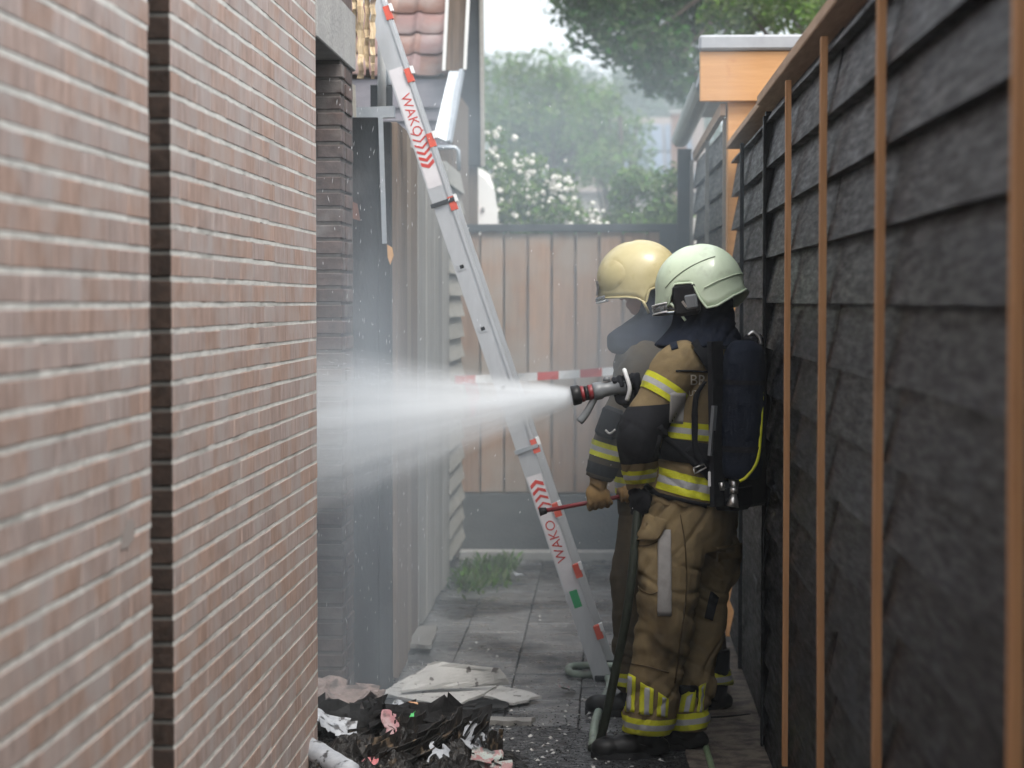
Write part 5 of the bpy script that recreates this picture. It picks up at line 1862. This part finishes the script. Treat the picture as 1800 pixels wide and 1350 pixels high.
# cylinder in its navy cover
cb, ct = at(1302, 842, 7.62), at(1309, 598, 7.62)
ax = (ct - cb)
cyl = [(0, .055), (.03, .072), (.09, .078), (.5, .080), (.84, .079), (.93, .070), (.98, .050), (1.0, .025)]
def f(bm):
    tube(bm, [cb + ax * s for s, r in cyl], [r for s, r in cyl], 28)
cy_me = organic(f, .008, 2, lambda p: .0025 * noise.noise(Vector((p.x * 9, p.y * 9, p.z * 45))) + .002 * noise.noise(p * 20))
link('air_cylinder', cy_me, M['cloth_navy'], ba, True)
band(cy_me, cb + ax * .70, ax, .016, ba, ('cloth_dark',), off=.003, names='cylinder_strap')
band(cy_me, cb + ax * .22, ax, .022, ba, ('cloth_dark',), off=.003, names='cylinder_strap')
bm = BM(); pth = [at(1340, 690, 7.59), at(1337, 760, 7.575), at(1331, 810, 7.56), at(1312, 838, 7.55), at(1300, 846, 7.55)]
tube(bm, spline(pth, 5), .006, 6); build('yellow_piping', bm, M['hivis'], ba, True)
bm = BM(); tube(bm, [at(1291, 842, 7.60), at(1290, 856, 7.60), at(1290, 868, 7.60)], [.022, .014, .012], 12)
tube(bm, [at(1283, 862, 7.58), at(1297, 862, 7.58)], [.013, .013], 10)
tube(bm, [at(1290, 868, 7.58), at(1289, 880, 7.57), at(1287, 890, 7.57)], [.010, .018, .024], 12)
build('cylinder_valve', bm, M['steel'], ba, True)
bm = BM(); tube(bm, [at(1268, 848, 7.57), at(1270, 862, 7.57)], [.011, .009], 10); build('pressure_reducer', bm, M['steel'], ba, True)
bm = BM(); c_ = at(1288, 872, 7.66); box(bm, c_.x - .075, c_.x + .075, c_.y - .05, c_.y + .05, c_.z - .05, c_.z + .055, Rb, c_, .02); build('valve_guard', bm, M['cloth_dark'], ba)
bm = BM(); bar(bm, at(1256, 713, 7.55), at(1249, 801, 7.55), .022, .012, bk); build('side_rail', bm, M['grey_plastic'], ba)
bm = BM(); bar(bm, at(1257, 600, 7.58), at(1262, 890, 7.58), .075, .02, bk); build('harness_frame', bm, M['cloth_dark'], ba)
bm = BM(); c_ = at(1251, 842, 7.555); box(bm, c_.x - .013, c_.x + .013, c_.y - .003, c_.y + .003, c_.z - .027, c_.z + .027, bevel=.002); build('white_tag', bm, M['white'], ba)
ribbon('shoulder_strap', bvj, ((1228, 600), (1240, 622), (1258, 650)), 34, M['cloth_dark'], ba, off=.016)
ribbon('shoulder_strap', bvj, ((1285, 612), (1300, 604), (1318, 606)), 26, M['cloth_dark'], ba, off=.016)
ribbon('hose_strap', bvj, ((1236, 668), (1224, 690), (1220, 730), (1221, 790), (1232, 820)), 10, M['cloth_dark'], ba, off=.018)
ribbon('waist_strap', bvj, ((1156, 748), (1180, 775), (1210, 805), (1236, 832)), 9, M['cloth_dark'], ba, off=.014)
ribbon('waist_belt', bvj, ((1150, 783), (1180, 790), (1210, 795), (1245, 800)), 40, M['cloth_dark'], ba, off=.010)
ribbon('waist_pad', bvj, ((1205, 790), (1225, 812), (1250, 835)), 26, M['cloth_dark'], ba, off=.014)
bm = BM()
q = [cast(bvj, x, y, 7.0, .022) or at(x, y, 7.58) for x, y in ((1216, 824), (1234, 816), (1237, 823), (1219, 832))]
tube(bm, q + [q[0]], .003, 6); build('buckle', bm, M['steel'], ba, True)
bm = BM(); ball(bm, (cast(bvj, 1259, 611, 7.0, .024) or at(1259, 611, 7.58)), (.008, .008, .008)); build('strap_rivet', bm, M['white'], ba, True)
bm = BM(); tube(bm, spline([at(1315, 590, 7.62), at(1324, 584, 7.62), at(1334, 592, 7.62), at(1338, 606, 7.62)], 5), .008, 6); build('carry_handle', bm, M['steel'], ba, True)
bm = BM(); c_ = at(1322, 604, 7.64); box(bm, c_.x - .05, c_.x + .03, c_.y - .03, c_.y + .03, c_.z - .05, c_.z + .035, Rb, c_, .015); build('top_clamp', bm, M['cloth_dark'], ba)

# ------------------------------------------------------------------ second firefighter
Y2 = 8.62
pn = thing('person', 'firefighter in a yellow helmet behind the other, holding a red bar in the smoke', 'person', (0.2, Y2, 0), 'firefighters')
A2 = math.radians(10)
fw = Vector((-math.cos(A2), math.sin(A2), 0)); lf = Vector((-math.sin(A2), -math.cos(A2), 0))
hc2 = at(1122, 488, Y2)
R2 = head_frame(math.radians(4), math.radians(12))
sh_l, el_l, wr_l = at(1128, 640, 8.46), at(1078, 755, 8.40), at(1053, 842, 8.40)
sh_r, el_r, wr_r = at(1150, 640, 8.80), at(1120, 770, 8.85), at(1108, 840, 8.62)
hip_l, kn_l, an_l = at(1130, 905, 8.52), at(1112, 1060, 8.48), at(1118, 1222, 8.55)
hip_r, kn_r, an_r = at(1168, 905, 8.72), at(1232, 1060, 8.72), at(1254, 1222, 8.64)
def f(bm):
    head_fill(at(1133, 494, Y2), R2)(bm)
    limb(bm, [(at(1128, 560, Y2), .058), (at(1136, 590, Y2), .07), (at(1138, 660, Y2), .095), (at(1142, 760, Y2), .09), (at(1146, 880, Y2), .08)], 14)
    limb(bm, [(at(1138, 625, Y2), .06), (sh_l, .055), (el_l, .036), (wr_l, .026)], 12)
    limb(bm, [(at(1138, 625, Y2), .06), (sh_r, .055), (el_r, .036), (wr_r, .026)], 12)
    limb(bm, [(at(1146, 870, Y2), .06), (hip_l, .06), (kn_l, .045), (an_l, .038)], 12)
    limb(bm, [(at(1146, 870, Y2), .06), (hip_r, .06), (kn_r, .045), (an_r, .038)], 12)
link('body', organic(f, .008, 2), M['skin'], pn, True)
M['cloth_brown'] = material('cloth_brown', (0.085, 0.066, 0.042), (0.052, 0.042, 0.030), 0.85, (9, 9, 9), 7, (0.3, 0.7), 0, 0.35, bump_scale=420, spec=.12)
legL = [(hip_l + Vector((.02, .04, .06)), .118), (hip_l + Vector((0, 0, -.12)), .112), (kn_l + Vector((0, 0, .1)), .096), (kn_l, .090), (kn_l.lerp(an_l, .6), .088), (an_l + Vector((0, 0, .03)), .088)]
legR = [(hip_r + Vector((-.02, -.02, .06)), .118), (hip_r + Vector((.02, 0, -.12)), .110), (kn_r + Vector((-.01, 0, .1)), .094), (kn_r, .086), (kn_r.lerp(an_r, .6), .084), (an_r + Vector((0, 0, .03)), .088)]
fold2 = cloth_fold(5.5, .013, .003, 12)
def f(bm):
    ellipse_loft(bm, [(at(1146, 840, Y2), .17, .13), (at(1146, 885, Y2), .18, .14), (at(1147, 935, Y2), .17, .135)], fw, lf)
    limb(bm, legL, 16); limb(bm, legR, 16)
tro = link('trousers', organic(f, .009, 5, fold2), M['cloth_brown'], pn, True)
lr = organic(lambda bm: limb(bm, legR, 16), .009, 5, fold2)
ll = organic(lambda bm: limb(bm, legL, 16), .009, 5, fold2)
band(lr, kn_r.lerp(an_r, .80), up, .055, tro)
band(ll, kn_l.lerp(an_l, .80), up, .055, tro)
bv2 = bvh_of(lr)
patch('reflective_strip', bv2, ((1246, 1132), (1256, 1134), (1254, 1170), (1244, 1165)), M['hivis'], tro, Y0=8.3)
torso = [(at(1136, 585, Y2), .10, .085), (at(1137, 605, Y2), .165, .115), (at(1138, 640, Y2), .200, .138), (at(1140, 700, Y2), .200, .150), (at(1143, 770, Y2), .185, .140), (at(1146, 840, Y2), .190, .150), (at(1148, 880, Y2), .192, .152)]
armL = [(sh_l + Vector((.03, .03, .01)), .085), (sh_l, .086), (sh_l.lerp(el_l, .5), .074), (el_l, .070), (el_l.lerp(wr_l, .5), .064), (wr_l, .056)]
armR = [(sh_r + Vector((-.02, -.03, .01)), .085), (sh_r, .086), (sh_r.lerp(el_r, .5), .074), (el_r, .070), (el_r.lerp(wr_r, .5), .062), (wr_r, .052)]
fold3 = cloth_fold(2.2, .011, .003, 9)
def f(bm):
    ellipse_loft(bm, torso, fw, lf); limb(bm, armL, 16); limb(bm, armR, 16)
jac_me = organic(f, .009, 5, fold3)
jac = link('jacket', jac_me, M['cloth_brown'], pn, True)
aL = organic(lambda bm: limb(bm, armL, 16), .009, 5, fold3)
band(aL, el_l.lerp(wr_l, .42), wr_l - el_l, .060, jac)
band(aL, el_l.lerp(wr_l, .80), wr_l - el_l, .045, jac, ('cloth_dark',), off=.003, names='cuff')
band(aL, sh_l.lerp(el_l, .95), wr_l - sh_l, .10, jac, ('cloth_dark',), off=.003, names='elbow_patch')
tm2 = organic(lambda bm: ellipse_loft(bm, torso, fw, lf), .009, 5, fold3)
band(tm2, at(1146, 850, Y2), up, .07, jac)
def f(bm):
    ellipse_loft(bm, [(at(1152, 505, Y2), .098, .072), (at(1154, 548, Y2), .098, .070), (at(1138, 572, Y2), .110, .108), (at(1126, 590, Y2), .155, .138), (at(1128, 612, Y2), .180, .142), (at(1130, 622, Y2), .165, .125)], fw, lf)
link('neck_guard', organic(f, .009, 4, cloth_fold(4.7, .010, .002, 14)), M['cloth_navy'], pn, True)
helmet(pn, hc2, R2, M['helmet_yellow'], 2)
# pouch and radio on the chest
bm = BM(); c_ = at(1072, 742, 8.33); box(bm, c_.x - .045, c_.x + .045, c_.y - .03, c_.y + .03, c_.z - .065, c_.z + .06, Matrix.Rotation(.35, 3, 'Y'), c_, .014)
po = build('radio_pouch', bm, M['cloth_dark'], pn)
bm = BM(); tube(bm, spline([at(1064, 756, 8.28), at(1072, 762, 8.28), at(1082, 755, 8.28)], 4), .005, 6); build('pouch_clip', bm, M['steel'], po, True)
rod0, rod1 = at(952, 899, 8.38), at(1122, 867, 8.46)
axr = rod1 - rod0
glove('glove', at(1050, 880, 8.40), axr, Vector((0, -.9, .35)), wr_l, .014, M['glove_tan'], pn, None)
glove('glove', at(1106, 870, 8.46), axr, Vector((0, .6, .6)), wr_r, .014, M['glove_tan'], pn, None)
boot(pn, an_l, Vector((-1, .1, 0)))
boot(pn, an_r, Vector((-.75, -.2, 0)))

# red bar in the second firefighter's hand
t = thing('red_bar', 'thin red metal bar held across the alley by the second firefighter', 'tool', at(1040, 884, 8.40))
bm = BM(); tube(bm, [rod0, rod1], .009, 10); build('shaft', bm, M['dark_red'], t, True)
bm = BM(); tube(bm, [rod0 + axr * -.02, rod0 + axr * .05], [.018, .013], 10); build('tip', bm, M['black'], t, True)
bm = BM(); tube(bm, [rod0 + axr * .93, rod0 + axr * 1.04], .017, 10); build('end_collar', bm, M['dark_red'], t, True)

# ------------------------------------------------------------------ nozzle and hoses
nz0, nz1 = at(1005, 696, 8.0), at(1104, 677, 8.02)
noz = thing('fire_nozzle', 'black fire hose nozzle with two red rings spraying water', 'nozzle', nz0)
ad = nz1 - nz0
def on_n(s): return nz0 + ad * s
def turn(name, lst, mat, seg=18):
    bm = BM(); tube(bm, [on_n(s) for s, r in lst], [r for s, r in lst], seg); return build(name, bm, mat, noz, True)
turn('bumper', [(0.0, .036), (.02, .039), (.14, .037), (.16, .031)], M['rubber'])
turn('red_ring', [(.161, .030), (.165, .031), (.215, .031), (.22, .030)], M['dark_red'])
turn('barrel', [(.221, .028), (.295, .028)], M['rubber'])
turn('red_ring', [(.296, .029), (.30, .030), (.37, .030), (.375, .029)], M['dark_red'])
turn('valve_body', [(.376, .031), (.40, .034), (.52, .034), (.56, .028), (.80, .026), (.84, .032), (1.0, .032)], M['grey_plastic'])
un = Vector((0, 0, 1))
bm = BM(); tube(bm, spline([on_n(.42) - un * .02, on_n(.26) - un * .075, on_n(.13) - un * .105], 4), [.013, .0135, .014, .0145, .015, .015, .0155, .016, .015], 10); build('pistol_grip', bm, M['grey_plastic'], noz, True)
bm = BM(); bb = on_n(.98)
tube(bm, spline([bb - un * .055 + Vector((0, -.03, 0)), bb - un * .01 + Vector((.01, -.045, 0)), bb + un * .045 + Vector((-.005, -.035, 0)), bb + un * .058 + Vector((-.01, 0, 0)), bb + un * .045 + Vector((-.005, .035, 0))], 5), .0085, 8)
build('bail_handle', bm, M['white'], noz, True)
bm = BM(); tube(bm, [on_n(.62) + un * .03, on_n(.62) + un * .048], [.016, .012], 10); build('flow_knob', bm, M['grey_plastic'], noz, True)

def hose(label, pts, r, mat, name='fire_hose', n=8):
    bm = BM(); tube(bm, spline(pts, n), r, 12)
    return tag(build(name, bm, mat, None, True), label, 'hose')
hose('dark hose running from the nozzle down past the firefighter to the paving', [nz1, at(1135, 690, 8.05), at(1165, 760, 8.08), at(1135, 850, 7.86), at(1123, 885, 7.70), at(1112, 1000, 7.62), at(1100, 1090, 7.62), at(1080, 1190, 7.68), at(1058, 1290, 7.76), ground(1048, 1312, .017), ground(1040, 1316, .017)], .0165, M['hose_dark'])
hose('pale hose looping on the wet paving beside the ladder foot', [ground(1042, 1308, .017), ground(1046, 1270, .02), ground(1060, 1232, .02), ground(1072, 1205, .02), ground(1062, 1186, .018), ground(1030, 1186, .018), ground(1002, 1182, .018), ground(1004, 1172, .018), ground(1040, 1170, .018), ground(1120, 1172, .018)], .017, M['hose_pale'])
hose('green hose lying on the sand behind the nearer boots', [ground(1236, 1292, .02), ground(1242, 1318, .02), ground(1250, 1345, .02), ground(1262, 1400, .02), ground(1250, 1500, .02)], .012, M['hose_green'])
hose('thin dark cable on the sand beside the right fence', [ground(1236, 1262, .018), ground(1280, 1260, .018), ground(1318, 1256, .018)], .006, M['rubber'], 'cable')

# ================================================================== SMOKE, HAZE, WATER
def volume_mat(name, color, density, aniso=0.0):
    m = bpy.data.materials.new(name)
    m.use_nodes = True
    nt = m.node_tree
    nt.nodes.remove(nt.nodes['Principled BSDF'])
    v = N(nt, 'ShaderNodeVolumePrincipled')
    v.inputs['Color'].default_value = (*color, 1)
    v.inputs['Density'].default_value = density
    v.inputs['Anisotropy'].default_value = aniso
    nt.links.new(v.outputs[0], nt.nodes['Material Output'].inputs['Volume'])
    return m, nt, v

# even haze round everything
m, nt, v = volume_mat('haze', (0.90, 0.97, 1.0), 0.0018)
bm = BM(); box(bm, -30, 30, -3, 72, -1.2, 13)
tag(build('haze', bm, m), 'thin pale smoke haze filling the air', 'haze', kind='stuff')

# smoke hanging in the alley beyond the first firefighter
m, nt, v = volume_mat('alley_smoke', (0.76, 0.90, 1.0), 0.040)
bm = BM(); box(bm, -1.02, 0.57, 8.15, 14.3, 0.02, 2.9)
tag(build('alley_smoke', bm, m), 'blue-grey smoke hanging in the alley behind the firefighters', 'smoke', kind='stuff')

# smoke that has drifted out over the gardens behind
m, nt, v = volume_mat('drifting_smoke', (0.84, 0.95, 0.99), 0.005)
bm = BM(); box(bm, -4.5, 5.5, 19.6, 60, 0.1, 9.5)
tag(build('drifting_smoke', bm, m), 'thin smoke drifted out over the gardens beyond the fence', 'smoke', kind='stuff')

def math_node(nt, op, a, b=None, clamp=False):
    n = N(nt, 'ShaderNodeMath', operation=op)
    n.use_clamp = clamp
    for i, v in enumerate((a, b)):
        if v is None:
            continue
        if isinstance(v, (int, float)):
            n.inputs[i].default_value = v
        else:
            nt.links.new(v, n.inputs[i])
    return n.outputs[0]

# cone of water spray from the nozzle into the doorway
spray_to = at(560, 754, 7.86)
sd = (spray_to - nz0)
SL = sd.length + 0.45
sq = sd.normalized().to_track_quat('X', 'Z')
K0, K1 = 0.038, 0.33
m, nt, v = volume_mat('water_spray', (0.955, 0.98, 1.0), 1.0, 0.0)
tc = N(nt, 'ShaderNodeTexCoord')
sx = N(nt, 'ShaderNodeSeparateXYZ')
nt.links.new(tc.outputs['Object'], sx.inputs[0])
X_, Y_, Z_ = sx.outputs
xp = math_node(nt, 'MAXIMUM', X_, 0.004)
rad = math_node(nt, 'SQRT', math_node(nt, 'ADD', math_node(nt, 'MULTIPLY', Y_, Y_), math_node(nt, 'MULTIPLY', Z_, Z_)))
Rx = math_node(nt, 'ADD', math_node(nt, 'MULTIPLY', xp, K1), K0)
rn = math_node(nt, 'DIVIDE', rad, Rx)
fall = math_node(nt, 'POWER', math_node(nt, 'SUBTRACT', 1.0, rn, True), 1.15)
cb = N(nt, 'ShaderNodeCombineXYZ')
xd = math_node(nt, 'ADD', xp, 0.05)
nt.links.new(math_node(nt, 'MULTIPLY', X_, 0.9), cb.inputs[0])
nt.links.new(math_node(nt, 'MULTIPLY', math_node(nt, 'DIVIDE', Y_, xd), 17.0), cb.inputs[1])
nt.links.new(math_node(nt, 'MULTIPLY', math_node(nt, 'DIVIDE', Z_, xd), 17.0), cb.inputs[2])
nz = N(nt, 'ShaderNodeTexNoise')
nz.inputs['Scale'].default_value = 1.0
nz.inputs['Detail'].default_value = 3
nt.links.new(cb.outputs[0], nz.inputs['Vector'])
mr = N(nt, 'ShaderNodeMapRange')
mr.inputs['From Min'].default_value, mr.inputs['From Max'].default_value = 0.36, 0.66
mr.inputs['To Min'].default_value, mr.inputs['To Max'].default_value = 0.30, 1.6
nt.links.new(nz.outputs[0], mr.inputs['Value'])
den = math_node(nt, 'MINIMUM', 80.0, math_node(nt, 'DIVIDE', 4.6, math_node(nt, 'POWER', math_node(nt, 'ADD', xp, 0.02), 1.35)))
den = math_node(nt, 'MULTIPLY', math_node(nt, 'MULTIPLY', den, fall), mr.outputs[0])
nt.links.new(den, v.inputs['Density'])
m.cycles.volume_step_rate = 0.13
bm = BM()
tube(bm, [Vector((s, 0, 0)) for s in (0.0, SL * .33, SL * .66, SL)], [K0 + K1 * s + .004 for s in (0.0, SL * .33, SL * .66, SL)], 28)
o = tag(build('water_spray', bm, m), 'white fan of water spray from the nozzle into the doorway', 'water', kind='stuff')
o.location = nz0 - sd.normalized() * 0.004
o.rotation_euler = sq.to_euler()

# mist drifting out of the doorway
m, nt, v = volume_mat('water_mist', (0.82, 0.91, 1.0), 0.6)
tc = N(nt, 'ShaderNodeTexCoord')
ln = N(nt, 'ShaderNodeVectorMath', operation='LENGTH')
nt.links.new(tc.outputs['Object'], ln.inputs[0])
fo = math_node(nt, 'SUBTRACT', 1.0, math_node(nt, 'POWER', ln.outputs['Value'], 2.0), True)
nz = N(nt, 'ShaderNodeTexNoise')
nz.inputs['Scale'].default_value = 2.2
nz.inputs['Detail'].default_value = 2
nt.links.new(tc.outputs['Object'], nz.inputs['Vector'])
mr = N(nt, 'ShaderNodeMapRange')
mr.inputs['From Min'].default_value, mr.inputs['From Max'].default_value = 0.3, 0.7
mr.inputs['To Min'].default_value, mr.inputs['To Max'].default_value = 0.35, 1.4
nt.links.new(nz.outputs[0], mr.inputs['Value'])
nt.links.new(math_node(nt, 'MULTIPLY', math_node(nt, 'MULTIPLY', fo, mr.outputs[0]), 0.62), v.inputs['Density'])
m.cycles.volume_step_rate = 0.6
bm = BM(); ball(bm, (0, 0, 0), (1, 1, 1))
o = tag(build('water_mist', bm, m), 'pale mist drifting in front of the charred door', 'mist', kind='stuff')
o.location = (-1.02, 8.1, 0.98)
o.scale = (0.48, 0.78, 1.5)

# finer mist thrown back round the nozzle, in front of the second firefighter
o2 = o.copy(); C.objects.link(o2); o2.name = 'spray_mist'
tag(o2, 'fine mist thrown back around the nozzle in front of the second firefighter', 'mist', kind='stuff')
o2.location = (-0.02, 8.27, 1.42)
o2.scale = (0.42, 0.24, 0.50)

# droplets drawn out along the spray, and falling from the lintel
M['droplet'] = material('droplet', (0.85, 0.88, 0.92), None, 0.15, spec=0.8)
V, Fc = [], []
rnd = random.Random(15)
sdn = sd.normalized()
su, sv = frame_of(sdn)
def drop(p, d, ln_, w):
    u, v_ = frame_of(d)
    i = len(V)
    V.extend([p - d * ln_ * .5, p + u * w, p + v_ * w, p - u * w, p - v_ * w, p + d * ln_ * .5])
    Fc.extend([(i, i + 1, i + 2), (i, i + 2, i + 3), (i, i + 3, i + 4), (i, i + 4, i + 1), (i + 5, i + 2, i + 1), (i + 5, i + 3, i + 2), (i + 5, i + 4, i + 3), (i + 5, i + 1, i + 4)])
for _ in range(1600):
    a_, r_ = rnd.uniform(0, 6.283), rnd.random() ** .6 * K1
    d = (sdn + (su * math.cos(a_) + sv * math.sin(a_)) * r_).normalized()
    s = rnd.uniform(.06, SL)
    p = nz0 + d * s
    drop(p, d, rnd.uniform(.008, .03), rnd.uniform(.0002, .0005))
for _ in range(240):
    p = Vector((rnd.uniform(-1.2, -.72), rnd.uniform(7.55, 8.9), rnd.uniform(.1, 2.6)))
    d = Vector((rnd.gauss(0, .12), 0, -1)).normalized()
    drop(p, d, rnd.uniform(.006, .03), rnd.uniform(.0004, .0009))
for _ in range(120):
    p = Vector((rnd.uniform(-1.0, .1), rnd.uniform(7.3, 8.4), rnd.uniform(.7, 2.5)))
    d = Vector((rnd.gauss(-.3, .3), 0, -1)).normalized()
    drop(p, d, rnd.uniform(.004, .014), rnd.uniform(.0008, .0016))
me = bpy.data.meshes.new('water_droplets'); me.from_pydata(V, [], Fc)
tag(link('water_droplets', me, M['droplet']), 'bright water droplets flying through and around the spray', 'water', kind='stuff')
